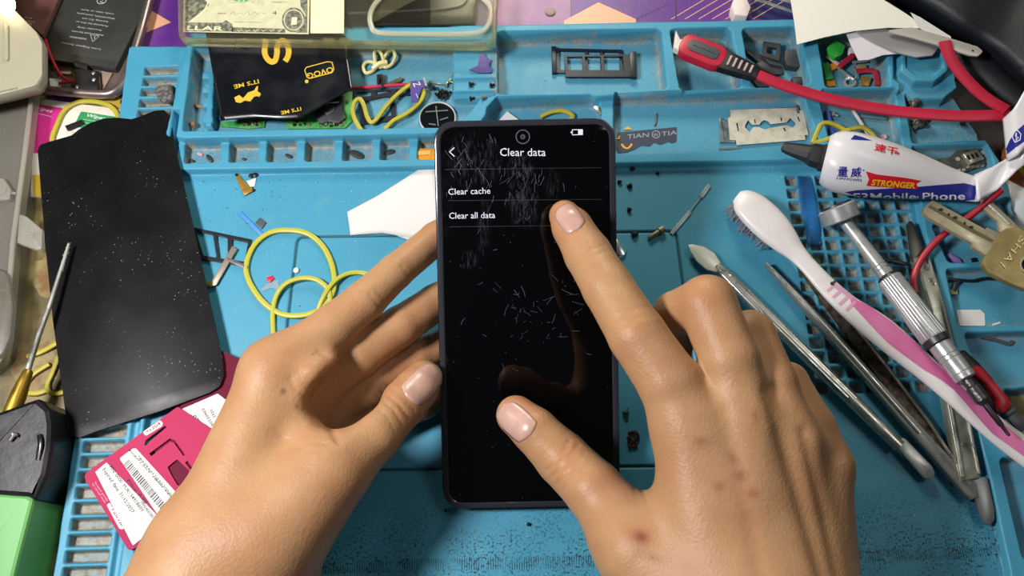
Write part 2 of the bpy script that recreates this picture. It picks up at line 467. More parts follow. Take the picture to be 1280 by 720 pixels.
# cut the sheet out
qo, do = psdf(ccw(OUT), .01)
inside = np.zeros((nx, ny), bool); inside[qo] = do < .0016
vi = -np.ones((nx, ny), np.int64)
cell = inside[:-1, :-1] & inside[1:, :-1] & inside[1:, 1:] & inside[:-1, 1:]
used = np.zeros((nx, ny), bool)
used[:-1, :-1] |= cell; used[1:, :-1] |= cell; used[1:, 1:] |= cell; used[:-1, 1:] |= cell
vi[used] = np.arange(used.sum())
gX, gY = np.meshgrid(gx, gy, indexing='ij')
co = np.stack([gX[used], gY[used], Z[used] * .001], 1).astype(np.float32)
ci, cj = np.nonzero(cell)
qd = np.stack([vi[ci, cj], vi[ci + 1, cj], vi[ci + 1, cj + 1], vi[ci, cj + 1]], 1).astype(np.int32)
def fast_mesh(name, co, qd):
    me = bpy.data.meshes.new(name)
    me.vertices.add(len(co)); me.vertices.foreach_set('co', np.ascontiguousarray(co, np.float32).ravel())
    k = qd.shape[1]
    me.loops.add(qd.size); me.loops.foreach_set('vertex_index', np.ascontiguousarray(qd, np.int32).ravel())
    me.polygons.add(len(qd)); me.polygons.foreach_set('loop_start', np.arange(0, qd.size, k, dtype=np.int32))
    me.polygons.foreach_set('use_smooth', np.ones(len(qd), bool))
    me.update(calc_edges=True); return me
me = fast_mesh('repair_mat', co, qd)
for nm, arr in (('dust', DUST), ('grime', GRIME), ('groove', GR2)):
    at = me.attributes.new(nm, 'FLOAT', 'POINT'); at.data.foreach_set('value', arr[used].astype(np.float32))
def mat_material():
    m = bpy.data.materials.new('mat_silicone'); m.use_nodes = True; nt = m.node_tree; N = nt.nodes.new; L = nt.links.new
    b = nt.nodes['Principled BSDF']; b.inputs['Roughness'].default_value = .5; b.inputs['Specular IOR Level'].default_value = .4
    tc = N('ShaderNodeTexCoord')
    def noise(sc, det=5, ro=.5, vec=None):
        n = N('ShaderNodeTexNoise'); n.inputs['Scale'].default_value = sc; n.inputs['Detail'].default_value = det; n.inputs['Roughness'].default_value = ro
        L(vec or tc.outputs['Object'], n.inputs['Vector']); return n.outputs['Fac']
    def rng(v, a, c, lo=0, hi=1):
        r = N('ShaderNodeMapRange'); r.inputs['From Min'].default_value = a; r.inputs['From Max'].default_value = c
        r.inputs['To Min'].default_value = lo; r.inputs['To Max'].default_value = hi; L(v, r.inputs['Value']); return r.outputs['Result']
    def mul(a, c):
        k = N('ShaderNodeMath'); k.operation = 'MULTIPLY'; L(a, k.inputs[0])
        if isinstance(c, float): k.inputs[1].default_value = c
        else: L(c, k.inputs[1])
        return k.outputs[0]
    def mix(f, A, B):
        x = N('ShaderNodeMix'); x.data_type = 'RGBA'; L(f, x.inputs['Factor'])
        for s, v in (('A', A), ('B', B)):
            if isinstance(v, str): x.inputs[s].default_value = hx(v)
            else: L(v, x.inputs[s])
        return x.outputs['Result']
    def attr(n):
        a = N('ShaderNodeAttribute'); a.attribute_name = n; return a.outputs['Fac']
    base = mix(rng(noise(14, 4), .35, .65), '#479ab8', '#4092b0')
    base = mix(rng(noise(90, 6, .7), .55, .75, 0, .35), base, '#6aa3a8')
    dn = rng(noise(420, 6, .75), .35, .62)
    base = mix(mul(attr('dust'), rng(noise(240, 6, .75), .25, .55)), base, mix(dn, '#57503f', '#948a70'))
    gn = rng(noise(160, 5, .7), .36, .6)
    base = mix(mul(attr('grime'), gn), base, mix(dn, '#8d7a5c', '#b3a284'))
    base = mix(attr('groove'), base, '#123c46')
    # worn-in dirt along the near edge of the field: fine dark specks and printed ruler ticks
    sp = N('ShaderNodeSeparateXYZ'); L(tc.outputs['Object'], sp.inputs[0])
    near = rng(sp.outputs['Y'], -.086, -.122)
    zf = mul(rng(sp.outputs['Z'], .0012, .0004), rng(sp.outputs['Z'], -.0009, -.0003))
    speck = rng(noise(900, 3, .6), .52, .60)
    patch = rng(noise(70, 4, .6), .36, .56)
    base = mix(mul(mul(mul(speck, patch), near), mul(zf, .9)), base, '#15262a')
    vo = N('ShaderNodeTexVoronoi'); vo.inputs['Scale'].default_value = 520; L(tc.outputs['Object'], vo.inputs['Vector'])
    dots = mul(rng(vo.outputs['Distance'], .13, .07), rng(noise(45, 3), .56, .66))
    base = mix(mul(dots, .75), base, '#1c3338')
    vo2 = N('ShaderNodeTexVoronoi'); vo2.inputs['Scale'].default_value = 480; L(tc.outputs['Object'], vo2.inputs['Vector'])
    lint = mul(rng(vo2.outputs['Distance'], .10, .06), rng(noise(30, 3), .53, .60))
    base = mix(mul(lint, .8), base, '#d9dcd4')
    # ruler
    wv = N('ShaderNodeTexWave'); wv.wave_type = 'BANDS'; wv.bands_direction = 'X'; wv.inputs['Scale'].default_value = 310; wv.inputs['Distortion'].default_value = .0
    L(tc.outputs['Object'], wv.inputs['Vector'])
    y0 = .5 * (ra.y + rb.y)
    band = mul(rng(sp.outputs['Y'], y0 - .0028, y0 - .0022), rng(sp.outputs['Y'], y0 + .0028, y0 + .0022))
    tick = mul(mul(rng(wv.outputs['Fac'], .55, .75), band), mul(rng(noise(120, 4), .38, .55), zf))
    base = mix(mul(tick, .8), base, '#10272c')
    L(base, b.inputs['Base Color'])
    L(rng(noise(60, 4), .3, .7, .40, .58), b.inputs['Roughness'])
    u = N('ShaderNodeBump'); u.inputs['Strength'].default_value = .25; u.inputs['Distance'].default_value = .0003
    L(noise(1500, 3), u.inputs['Height']); L(u.outputs['Normal'], b.inputs['Normal'])
    return m
me.materials.append(mat_material())
mat_o = bpy.data.objects.new('repair_mat', me); COL.objects.link(mat_o)
tag(mat_o, 'large teal blue silicone repair mat with moulded parts trays, slots and a grid of holes', 'mat')
# ================================================================== the smartphone
PW = .0762
cTL, cTR = WD(541, 149, 1000 * PW / 229), WD(770, 147, 1000 * PW / 229)
cBL, cBR = WD(553, 637, 1000 * PW / 223.5), WD(776.5, 634, 1000 * PW / 223.5)
p_o = (cBL + cBR) / 2
p_uy = ((cTL + cTR) / 2 - p_o); PL = p_uy.length; p_uy.normalize()
p_ux = ((cBR - cBL) + (cTR - cTL)); p_ux = (p_ux - p_uy * p_ux.dot(p_uy)).normalized()
p_n = p_ux.cross(p_uy).normalized()
FP = frame(p_o, p_ux, p_uy)          # local: x across, y up the phone, z out of the glass (front glass plane z=0)
FPi = FP.inverted()
def phone_local(px, py):
    d = ray(px, py); t = (p_o - CAM).dot(p_n) / d.dot(p_n); return FPi @ (CAM + d * t)
def phone_z(px, py): return (FP @ phone_local(px, py)).z
h = PW / 2; TH = .0072
ph = thing('smartphone', FP @ Vector((0, 0, -TH)), 'black smartphone tilted up in the hand, showing a clear data menu', 'phone')
print('phone length', PL, 'bottom back z', (FP @ Vector((0, 0, -TH))).z)
def ringof(ins, z, r=.0098):
    return [FP @ Vector((x, y, z)) for x, y in rrect(-h + ins, ins, h - ins, PL - ins, max(r - ins, .002), 10)]
b = MB()
b.rings([ringof(.0022, -TH), ringof(.0007, -TH + .0008), ringof(0, -TH + .0022), ringof(0, -.0030), ringof(.0004, -.0016), ringof(.0010, -.0010)])
b.build('frame', M('phone_frame', '#08080a', .42, .0, spec=.3), ph)
b = MB(); b.rings([ringof(.0009, -.0010), ringof(.0008, -.0003), ringof(.0013, 0)])
gl = M('phone_glass', '#040406', .035, 0, spec=.5, rvar=(220, .02, .06)); sg = b.build('screen_glass', gl, ph)
# raised plastic edge of the screen protector
b = MB(); r1, r2 = ringof(.0006, .0001), ringof(.0011, .0003); r3, r4 = ringof(.0026, .0003), ringof(.0030, .0000)
b.rings([r1, r2, r3, r4], cap=False); b.build('protector_edge', M('protector', '#3a3b44', .12, .3), ph)
# screen content: what the lit display shows
eW = M('screen_white', '#c9ccd6', .6, emit=('#d5d8e6', .42)); eD = M('screen_line', '#14141c', .5, emit=('#3a3c4c', .06))
EPS = .00004
def pt(px, py, dz=EPS):
    q = phone_local(px, py); return FP @ Vector((q.x, q.y, dz))
def ptext(mb, s, a, c, cap, **k): mb.text(s, pt(*a), pt(*c), th=.01, hpx=PX(cap, p_o), n=p_n, **k)
b = MB(); ptext(b, 'Clear data', (625, 195), (682, 195), 9.6); b.build('screen_title', eW, sg)
b = MB(); ptext(b, 'Clear cache', (560.5, 243.5), (613, 242), 7.6); b.build('menu_entry', eW, sg)
b = MB(); ptext(b, 'Clear all data', (561.5, 273.5), (619, 272.5), 7.6); b.build('menu_entry', eW, sg)
b = MB()
b.tube([pt(568, 184.5), pt(562, 190), pt(568, 195.5)], PX(.6, p_o), 6, flat=.1, up=p_n); b.build('back_arrow', eW, sg)
b = MB()
a_, c_ = phone_local(715, 169), phone_local(728.5, 161.5)
b.curve2d([rrect(a_.x, a_.y, c_.x, c_.y, .0003), rrect(a_.x + .0003, a_.y + .0003, c_.x - .002, c_.y - .0003, .0002)], FP @ Matrix.Translation((0, 0, EPS)), .00001)
b.curve2d([rrect(a_.x - .0005, a_.y + .0008, a_.x - .0001, c_.y - .0008, .0001)], FP @ Matrix.Translation((0, 0, EPS)), .00001)
b.build('battery_icon', eW, sg)
b = MB()
for (xa, ya, xb, yb) in ((560, 250.8, 752, 249.2), (562, 283.5, 752, 281.5), (556, 212, 752, 209.5)):
    b.tube([pt(xa, ya), pt(xb, yb)], PX(.35, p_o), 4, flat=.1, up=p_n)
b.build('menu_divider', eD, sg)
cl = phone_local(653.5, 171)
b = MB(); b.curve2d([ell(cl.x, cl.y, .0030, .0030, 28), ell(cl.x, cl.y, .0026, .0026, 28)], FP @ Matrix.Translation((0, 0, EPS)), .00002)
b.curve2d([ell(cl.x, cl.y, .0010, .0010, 20), ell(cl.x, cl.y, .0006, .0006, 20)], FP @ Matrix.Translation((0, 0, EPS)), .00002)
b.curve2d([ell(cl.x + .0001, cl.y + .0001, .00025, .00025, 12)], FP @ Matrix.Translation((0, 0, EPS)), .00002)
b.build('camera_ring', M('camera_ring', '#6d7078', .35, .4), sg)
b = MB(); e_ = phone_local(655, 152)
b.curve2d([rrect(-.0062, PL - .0022, .0062, PL - .0014, .0003)], FP @ Matrix.Translation((e_.x * .3, 0, EPS)), .00002)
b.build('earpiece', M('earpiece', '#22232a', .6), ph)
# fine scratches and smears on the screen protector
rs = random.Random(11); b = MB()
def scratch(px, py, ln, ang, wd):
    pts = []; x, y, a = px, py, ang
    for i in range(5):
        pts.append(pt(x, y, .00006)); x += math.cos(a) * ln / 4; y += math.sin(a) * ln / 4; a += rs.uniform(-.25, .25)
    b.tube(pts, PX(wd, p_o), 3, flat=.05, up=p_n)
for i in range(150):
    k = rs.random()
    if k < .40: x, y, a = rs.gauss(590, 26), rs.gauss(195, 26), rs.uniform(.9, 2.3)
    elif k < .60: x, y, a = rs.gauss(655, 14), rs.gauss(225, 22), rs.gauss(1.9, .25)
    elif k < .90: x, y, a = rs.gauss(665, 34), rs.gauss(385, 34), rs.uniform(0, 3.14)
    else: x, y, a = rs.uniform(558, 760), rs.uniform(170, 620), rs.uniform(0, 3.14)
    if not (556 < x < 758 and 166 < y < 622): continue
    if 605 < x < 700 and 180 < y < 200: continue
    scratch(x, y, rs.uniform(3, 16), a, rs.uniform(.10, .26))
for i in range(60):
    x, y = rs.uniform(558, 760), rs.uniform(165, 625); scratch(x, y, rs.uniform(.4, 1.2), rs.uniform(0, 3), rs.uniform(.2, .5))
o = b.build('scratches', M('scratch', '#5b6070', .5), sg, smooth=0); o['kind'] = 'stuff'
def smear_material():
    m = bpy.data.materials.new('smear'); m.use_nodes = True; nt = m.node_tree; N = nt.nodes.new; L = nt.links.new
    bs = nt.nodes['Principled BSDF']; bs.inputs['Base Color'].default_value = hx('#8a8f9c'); bs.inputs['Roughness'].default_value = .6
    tc = N('ShaderNodeTexCoord'); mp = N('ShaderNodeMapping'); mp.inputs['Scale'].default_value = (5, 1, 1); mp.inputs['Rotation'].default_value = (0, 0, .3)
    n = N('ShaderNodeTexNoise'); n.inputs['Scale'].default_value = 210; n.inputs['Detail'].default_value = 6; n.inputs['Roughness'].default_value = .7
    L(tc.outputs['Object'], mp.inputs['Vector']); L(mp.outputs['Vector'], n.inputs['Vector'])
    r = N('ShaderNodeMapRange'); r.inputs['From Min'].default_value = .48; r.inputs['From Max'].default_value = .8; r.inputs['To Max'].default_value = .30
    L(n.outputs['Fac'], r.inputs['Value'])
    at = N('ShaderNodeAttribute'); at.attribute_name = 'fade'
    k = N('ShaderNodeMath'); k.operation = 'MULTIPLY'; L(r.outputs['Result'], k.inputs[0]); L(at.outputs['Fac'], k.inputs[1]); L(k.outputs[0], bs.inputs['Alpha'])
    return m
smm = smear_material(); b = MB(); fade = []
for (cx, cy, rx, ry, f0) in ((592, 200, 40, 40, .8), (655, 255, 24, 34, 1.1), (650, 215, 20, 30, 1.2), (585, 325, 14, 14, 1.0), (605, 285, 10, 45, .6), (690, 230, 12, 22, .5)):
    n = 24; v = [pt(cx, cy, .00005)]; fade.append(f0)
    for rr, ff in ((.5, .75), (.8, .3), (1., 0.)):
        for i in range(n):
            a = 2 * math.pi * i / n; v.append(pt(cx + rx * rr * math.cos(a), cy + ry * rr * math.sin(a), .00005)); fade.append(f0 * ff)
    f = [(0, 1 + i, 1 + (i + 1) % n) for i in range(n)]
    for k in range(2):
        f += [(1 + k * n + i, 1 + (k + 1) * n + i, 1 + (k + 1) * n + (i + 1) % n, 1 + k * n + (i + 1) % n) for i in range(n)]
    b.add(v, f)
o = b.build('smudges', smm, sg, smooth=0); at = o.data.attributes.new('fade', 'FLOAT', 'POINT'); at.data.foreach_set('value', fade)
o['kind'] = 'stuff'

# ================================================================== hands
def surface_nets(D, org, hh):
    """D: grid of signed distances (negative inside)"""
    nx, ny, nz = D.shape
    s = D < 0
    c = np.zeros((nx - 1, ny - 1, nz - 1), np.int8)
    for a in (0, 1):
        for b_ in (0, 1):
            for d in (0, 1):
                c += s[a:nx - 1 + a, b_:ny - 1 + b_, d:nz - 1 + d]
    act = (c > 0) & (c < 8)
    idx = -np.ones(act.shape, np.int64); idx[act] = np.arange(act.sum())
    I, J, K = np.nonzero(act)
    acc = np.zeros((len(I), 3)); cnt = np.zeros(len(I))
    cor = [(a, b_, d) for a in (0, 1) for b_ in (0, 1) for d in (0, 1)]
    for p in range(8):
        for q in range(p + 1, 8):
            A, B = cor[p], cor[q]
            if sum(abs(A[i] - B[i]) for i in range(3)) != 1: continue
            da = D[I + A[0], J + A[1], K + A[2]]; db = D[I + B[0], J + B[1], K + B[2]]
            m = (da < 0) != (db < 0)
            t = np.where(m, da / np.where(m, da - db, 1), 0)
            for i in range(3): acc[:, i] += np.where(m, A[i] + t * (B[i] - A[i]), 0)
            cnt += m
    V = np.stack([I, J, K], 1) + acc / cnt[:, None]
    V = V * hh + np.array(org)
    quads = []
    # x edges
    m = s[:-1, 1:-1, 1:-1] != s[1:, 1:-1, 1:-1]; i, j, k = np.nonzero(m); j += 1; k += 1
    q = np.stack([idx[i, j - 1, k - 1], idx[i, j, k - 1], idx[i, j, k], idx[i, j - 1, k]], 1); fl = s[i, j, k]
    q[~fl] = q[~fl][:, ::-1]; quads.append(q)
    m = s[1:-1, :-1, 1:-1] != s[1:-1, 1:, 1:-1]; i, j, k = np.nonzero(m); i += 1; k += 1
    q = np.stack([idx[i - 1, j, k - 1], idx[i - 1, j, k], idx[i, j, k], idx[i, j, k - 1]], 1); fl = s[i, j, k]
    q[~fl] = q[~fl][:, ::-1]; quads.append(q)
    m = s[1:-1, 1:-1, :-1] != s[1:-1, 1:-1, 1:]; i, j, k = np.nonzero(m); i += 1; j += 1
    q = np.stack([idx[i - 1, j - 1, k], idx[i, j - 1, k], idx[i, j, k], idx[i - 1, j, k]], 1); fl = s[i, j, k]
    q[~fl] = q[~fl][:, ::-1]; quads.append(q)
    return V, np.concatenate(quads)
def smin(a, b, k):
    hh = np.maximum(k - np.abs(a - b), 0) / k
    return np.minimum(a, b) - hh * hh * k * .25
def cone(P, a, b, ra, rb):
    a = np.array(a, np.float32); b = np.array(b, np.float32); ba = b - a; pa = P - a
    t = np.clip((pa @ ba) / max(float(ba @ ba), 1e-12), 0, 1)
    d = pa - t[..., None] * ba
    return np.sqrt((d * d).sum(-1)) - (ra + (rb - ra) * t)
def J(px, py, z, rp):
    p = W(px, py, z); return (p, PX(rp, p))
def chain(P, joints, k):
    D = None
    for (a, ra), (b_, rb) in zip(joints, joints[1:]):
        d = cone(P, a, b_, ra, rb); D = d if D is None else smin(D, d, k)
    return D
def make_hand(name, label, palm, fingers, extra, kp, kf, clipy, creases, spots, nails, vox=.0009, kpalm=.010, dents=()):
    allj = [j for c in palm + fingers + extra for j in c]
    lo = np.min([np.array(p) - r for p, r in allj], 0) - .006; hi = np.max([np.array(p) + r for p, r in allj], 0) + .006
    lo[1] = max(lo[1], clipy - .004)
    n = np.ceil((hi - lo) / vox).astype(int) + 1
    ax = [(lo[i] + np.arange(n[i]) * vox).astype(np.float32) for i in range(3)]
    P = np.stack(np.meshgrid(*ax, indexing='ij'), -1)
    Dp = None
    for c in palm:
        d = chain(P, c, kpalm); Dp = d if Dp is None else smin(Dp, d, kpalm)
    D = Dp
    for i, c in enumerate(fingers):
        f = smin(Dp, chain(P, c, .0014), kp[i] if isinstance(kp, (list, tuple)) else kp)
        D = f if i == 0 else smin(D, f, kf)
    for c in extra: D = smin(D, chain(P, c, .006), .008)
    for (c, r, k) in dents:
        d = -(np.sqrt(((P - np.array(c, np.float32)) ** 2).sum(-1)) - r)
        D = -smin(-D, -d, k)
    D = np.maximum(D, clipy - P[..., 1])
    V, Q = surface_nets(D, lo, vox)
    # light smoothing
    for it in range(3):
        acc = np.zeros_like(V); cnt = np.zeros(len(V))
        for a, c in ((0, 1), (1, 2), (2, 3), (3, 0)):
            np.add.at(acc, Q[:, a], V[Q[:, c]]); np.add.at(cnt, Q[:, a], 1)
            np.add.at(acc, Q[:, c], V[Q[:, a]]); np.add.at(cnt, Q[:, c], 1)
        V = V * .45 + .55 * acc / cnt[:, None]
    e1 = V[Q[:, 2]] - V[Q[:, 0]]; e2 = V[Q[:, 3]] - V[Q[:, 1]]; fn = np.cross(e1, e2)
    VN = np.zeros_like(V)
    for a in range(4): np.add.at(VN, Q[:, a], fn)
    VN /= np.linalg.norm(VN, axis=1)[:, None] + 1e-12
    cr = np.array(CR); q = (V - np.array(CAM)) @ cr
    px = 640 + F * q[:, 0] / -q[:, 2]; py = 360 - F * q[:, 1] / -q[:, 2]
    facing = ((np.array(CAM) - V) * VN).sum(1) > 0
    # wrinkles: (px polyline, width px, depth mm)
    for (pl, wd, dp) in creases:
        d = np.full(len(V), 1e9)
        for (ax_, ay_), (bx_, by_) in zip(pl, pl[1:]):
            ex_, ey_ = bx_ - ax_, by_ - ay_; t = np.clip(((px - ax_) * ex_ + (py - ay_) * ey_) / (ex_ ** 2 + ey_ ** 2), 0, 1)
            d = np.minimum(d, np.hypot(px - ax_ - t * ex_, py - ay_ - t * ey_))
        V -= VN * (facing * np.exp(-(d / wd) ** 2) * dp * .001)[:, None]
    col = np.ones((len(V), 4), np.float32)
    for (x, y, rx, ry, ang, c, amt) in spots:
        dx, dy = px - x, py - y; ca, sa = math.cos(ang), math.sin(ang)
        u, v_ = (dx * ca + dy * sa) / rx, (-dx * sa + dy * ca) / ry
        f = np.exp(-(u * u + v_ * v_)) * facing * amt
        col[:, :3] = col[:, :3] * (1 - f[:, None]) + np.array(c) * f[:, None]
    base = Vector((float(V[:, 0].mean()), float(V[:, 1].min()), float(V[:, 2].min())))
    me = fast_mesh(name, V - np.array(base), Q)
    ca = me.attributes.new('tone', 'FLOAT_COLOR', 'POINT'); ca.data.foreach_set('color', col.ravel())
    me.materials.append(SKIN)
    o = bpy.data.objects.new(name, me); COL.objects.link(o); o.location = base; o['_w'] = tuple(base)
    tag(o, label, 'hand')
    bv = BVHTree.FromPolygons([tuple(v) for v in V], [tuple(int(i) for i in qq) for qq in Q])
    for (cx, cy, dx, dy, ln, wd) in nails:           # centre px, direction of the finger in px, length, width px
        L_ = math.hypot(dx, dy); dx /= L_; dy /= L_
        nu, nv = 12, 14
        hit0 = bv.ray_cast(CAM, ray(cx, cy))
        nav = hit0[1] if hit0[1].dot(ray(cx, cy)) < 0 else -hit0[1]
        top = []
        for i in range(nu + 1):
            for j in range(nv + 1):
                u = 2 * i / nu - 1; v_ = 2 * j / nv - 1
                # map square to a rounded nail outline
                uu = u * (1 - .16 * max(0, v_) ** 3 - .10 * max(0, -v_) ** 2)
                vv = v_ * math.sqrt(max(.0, 1 - .42 * u * u)) if v_ > 0 else v_ * math.sqrt(max(0, 1 - .35 * u * u))
                X = cx + dx * vv * ln / 2 - dy * uu * wd / 2; Y = cy + dy * vv * ln / 2 + dx * uu * wd / 2
                ht = bv.ray_cast(CAM, ray(X, Y)); sh_ = 1.0
                while (ht[0] is None or (ht[0] - hit0[0]).length > .016 or abs(ht[1].dot(ray(X, Y).normalized())) < .25) and sh_ > .3:
                    sh_ -= .04; ht = bv.ray_cast(CAM, ray(cx + (X - cx) * sh_, cy + (Y - cy) * sh_))
                if ht[0] is None:
                    r_ = ray(X, Y); p = CAM + r_ * (depth_of(hit0[0]) + .003)
                    top.append((p, nav, u, v_)); continue
                nn = ht[1] if ht[1].dot(ray(X, Y)) < 0 else -ht[1]
                lift = .00055 - .0005 * max(abs(u) ** 4, abs(v_) ** 6 if v_ < 0 else 0)
                top.append((ht[0] + nn * lift, nn, u, v_))
        mb = MB(); k = nv + 1; T = [p for p, nn, *_ in top]; Bt = [p - nn * .0007 for p, nn, *_ in top]; s_ = len(T)
        f = []
        for i in range(nu):
            for j in range(nv):
                a, b_, c, d = i * k + j, (i + 1) * k + j, (i + 1) * k + j + 1, i * k + j + 1
                f += [(a, b_, c, d), (d + s_, c + s_, b_ + s_, a + s_)]
        for i in range(nu): f += [(i * k, (i + 1) * k, (i + 1) * k + s_, i * k + s_), (i * k + nv, i * k + nv + s_, (i + 1) * k + nv + s_, (i + 1) * k + nv)]
        for j in range(nv): f += [(j, j + s_, j + 1 + s_, j + 1), (nu * k + j, nu * k + j + 1, nu * k + j + 1 + s_, nu * k + j + s_)]
        mb.add(T + Bt, f); mb.build('fingernail', NAIL, o, smooth=180)
    return o
def skin_material():
    m = bpy.data.materials.new('skin'); m.use_nodes = True; nt = m.node_tree; N = nt.nodes.new; L = nt.links.new
    b = nt.nodes['Principled BSDF']; b.inputs['Roughness'].default_value = .48; b.inputs['Specular IOR Level'].default_value = .35
    b.inputs['Subsurface Weight'].default_value = .25; b.inputs['Subsurface Radius'].default_value = (.0035, .0014, .0007); b.inputs['Subsurface Scale'].default_value = 1
    tc = N('ShaderNodeTexCoord')
    n = N('ShaderNodeTexNoise'); n.inputs['Scale'].default_value = 55; n.inputs['Detail'].default_value = 5; L(tc.outputs['Object'], n.inputs['Vector'])
    r = N('ShaderNodeMapRange'); r.inputs['From Min'].default_value = .38; r.inputs['From Max'].default_value = .65; L(n.outputs['Fac'], r.inputs['Value'])
    x = N('ShaderNodeMix'); x.data_type = 'RGBA'; x.inputs['A'].default_value = hx('#b68e66'); x.inputs['B'].default_value = hx('#af825c'); L(r.outputs['Result'], x.inputs['Factor'])
    at = N('ShaderNodeAttribute'); at.attribute_name = 'tone'
    y = N('ShaderNodeMix'); y.data_type = 'RGBA'; y.blend_type = 'MULTIPLY'; y.inputs['Factor'].default_value = 1
    L(x.outputs['Result'], y.inputs['A']); L(at.outputs['Color'], y.inputs['B']); L(y.outputs['Result'], b.inputs['Base Color'])
    v = N('ShaderNodeTexVoronoi'); v.inputs['Scale'].default_value = 900; L(tc.outputs['Object'], v.inputs['Vector'])
    n2 = N('ShaderNodeTexNoise'); n2.inputs['Scale'].default_value = 420; n2.inputs['Detail'].default_value = 4; L(tc.outputs['Object'], n2.inputs['Vector'])
    ad = N('ShaderNodeMath'); ad.operation = 'ADD'; L(v.outputs['Distance'], ad.inputs[0]); L(n2.outputs['Fac'], ad.inputs[1])
    u = N('ShaderNodeBump'); u.inputs['Strength'].default_value = .22; u.inputs['Distance'].default_value = .0004
    L(ad.outputs[0], u.inputs['Height']); L(u.outputs['Normal'], b.inputs['Normal'])
    return m
SKIN = skin_material()
NAIL = M('nail', '#cba596', .3, sss=.15, coat=.0, var=(160, '#c2988a', .4, .65))

# --- hand holding the phone by its edge
def pz(px, py, extra): return phone_z(px, py) * 1000 + extra
wl = J(268, 720, 44, 92)
palm = [[J(345, 468, 50, 38), J(268, 710, 46, 76)],
        [J(372, 500, 33, 34), J(300, 720, 38, 80)],
        [J(392, 520, 20, 30), J(330, 730, 34, 62)],
        [J(268, 700, 44, 84), J(215, 830, 46, 96), J(130, 1090, 58, 118)],
        [J(402, 592, 52, 43), J(325, 680, 50, 62)]]
fing = [[J(345, 466, 50, 38), J(418, 408, 49, 28.5), J(456, 376, 48, 25.5), J(494, 340, 44, 22), J(545, 298, 35.5, 20.5), J(584, 270, 33.5, 17)],
        [J(372, 500, 33, 33), J(448, 444, 36, 28), J(500, 408, 34, 25.5), J(545, 378, 26.5, 23), J(590, 347, 22, 17)],
        [J(392, 520, 20, 30), J(462, 482, 22, 26), J(520, 446, 19, 23), J(556, 430, 15.5, 20), J(590, 410, 12.5, 15)],
        [J(405, 545, 14, 27), J(470, 528, 13, 22), J(530, 505, 10.5, 19), J(562, 492, 7.5, 13)],
        [J(345, 668, 50, 62), J(418, 588, 52, 42), J(466, 545, 47, 34.5), J(500, 508, 40, 29.5), J(520, 487, 36, 27), J(529, 474, 33, 24)]]
extra = [[J(350, 500, 48, 26), J(395, 565, 50, 26)], [J(378, 490, 55.5, 8), J(394, 468, 57, 9), J(412, 452, 54.5, 8)]]
cr = [([(476, 488), (500, 506), (512, 524)], 2.2, .55), ([(470, 494), (492, 512), (504, 532)], 2.0, .45), ([(484, 482), (508, 500), (519, 514)], 2.0, .4), ([(462, 502), (484, 520), (494, 540)], 1.8, .18),
      ([(424, 456), (410, 446), (398, 440)], 2.6, .5), ([(362, 472), (370, 488), (382, 497), (392, 499)], 3.0, .45), ([(392, 499), (402, 517), (412, 532), (422, 550)], 5, .7),
      ([(370, 560), (395, 552), (412, 556)], 2.2, .4), ([(350, 545), (380, 562), (405, 566)], 2.5, .25),
      ([(502, 333), (512, 346)], 2, .35), ([(462, 368), (476, 384)], 2.2, .35), ([(470, 362), (482, 378)], 2, .25)]
sp = [(354, 489, 3, 4, 0, (.25, .2, .17), .9), (371, 508, 2.6, 3, 0, (.3, .25, .2), .8), (377, 512, 2, 2, 0, (.3, .25, .2), .7), (391, 443, 1.6, 1.6, 0, (.35, .2, .15), .8),
      (505, 460, 24, 16, -.8, (1.04, .84, .78), .7), (540, 285, 22, 14, -.7, (1.05, .82, .76), .7), (395, 480, 30, 30, 0, (1.06, .88, .84), .5), (470, 520, 20, 60, .8, (.98, .93, .88), .4), (530, 400, 30, 60, .8, (1.05, .9, .86), .5),
      (345, 455, 26, 16, -.7, (1.0, .9, .84), .5)]
make_hand('hand', 'hand holding the black phone by its edge, thumb on the side of the phone', palm, fing, extra, [.012, .010, .010, .008, .012], .0018, -.235, cr, sp,
          [(530, 480, .74, -.67, 54, 38)], dents=[(W(440, 500, 46), .0085, .010), (W(420, 500, 56), .0080, .008)])

# --- hand pointing at the screen
iz = pz(700, 262, 8.5)
palm = [[J(864, 545, 74, 42), J(900, 760, 66, 60)],
        [J(930, 538, 76, 41), J(940, 770, 66, 62)],
        [J(985, 560, 70, 36), J(980, 770, 62, 60)],
        [J(1026, 590, 60, 32), J(1012, 770, 54, 60)],
        [J(800, 690, 60, 46), J(880, 770, 60, 64)],
        [J(950, 760, 60, 105), J(975, 900, 60, 116), J(1000, 1150, 72, 138)]]
fing = [[J(866, 540, 74, 44), J(838, 480, 79, 40), J(797, 420, 81, 36.5), J(760, 360, 77, 32), J(735, 318, 72, 29.5), J(715, 284, iz + 4, 25), J(706, 270, iz + 1, 20)],
        [J(930, 530, 76, 40), J(912, 450, 82, 37), J(884, 380, 82, 36), J(845, 392, 68, 28), J(843, 440, 52, 22)],
        [J(985, 550, 70, 36), J(962, 480, 72, 34), J(938, 418, 70, 30), J(900, 430, 52, 24), J(895, 475, 42, 20)],
        [J(1028, 580, 60, 32), J(1015, 535, 60, 29), J(985, 478, 56, 25), J(945, 475, 42, 20), J(935, 505, 36, 18)],
        [J(850, 745, 58, 58), J(782, 662, 54, 45), J(742, 612, 52, 37), J(703, 573, pz(703, 573, 28), 33.5), J(668, 538, pz(668, 538, 24), 28.5), J(645, 519, pz(645, 519, 19), 25)]]
extra = [[J(815, 680, 58, 30), J(862, 610, 70, 28)]]
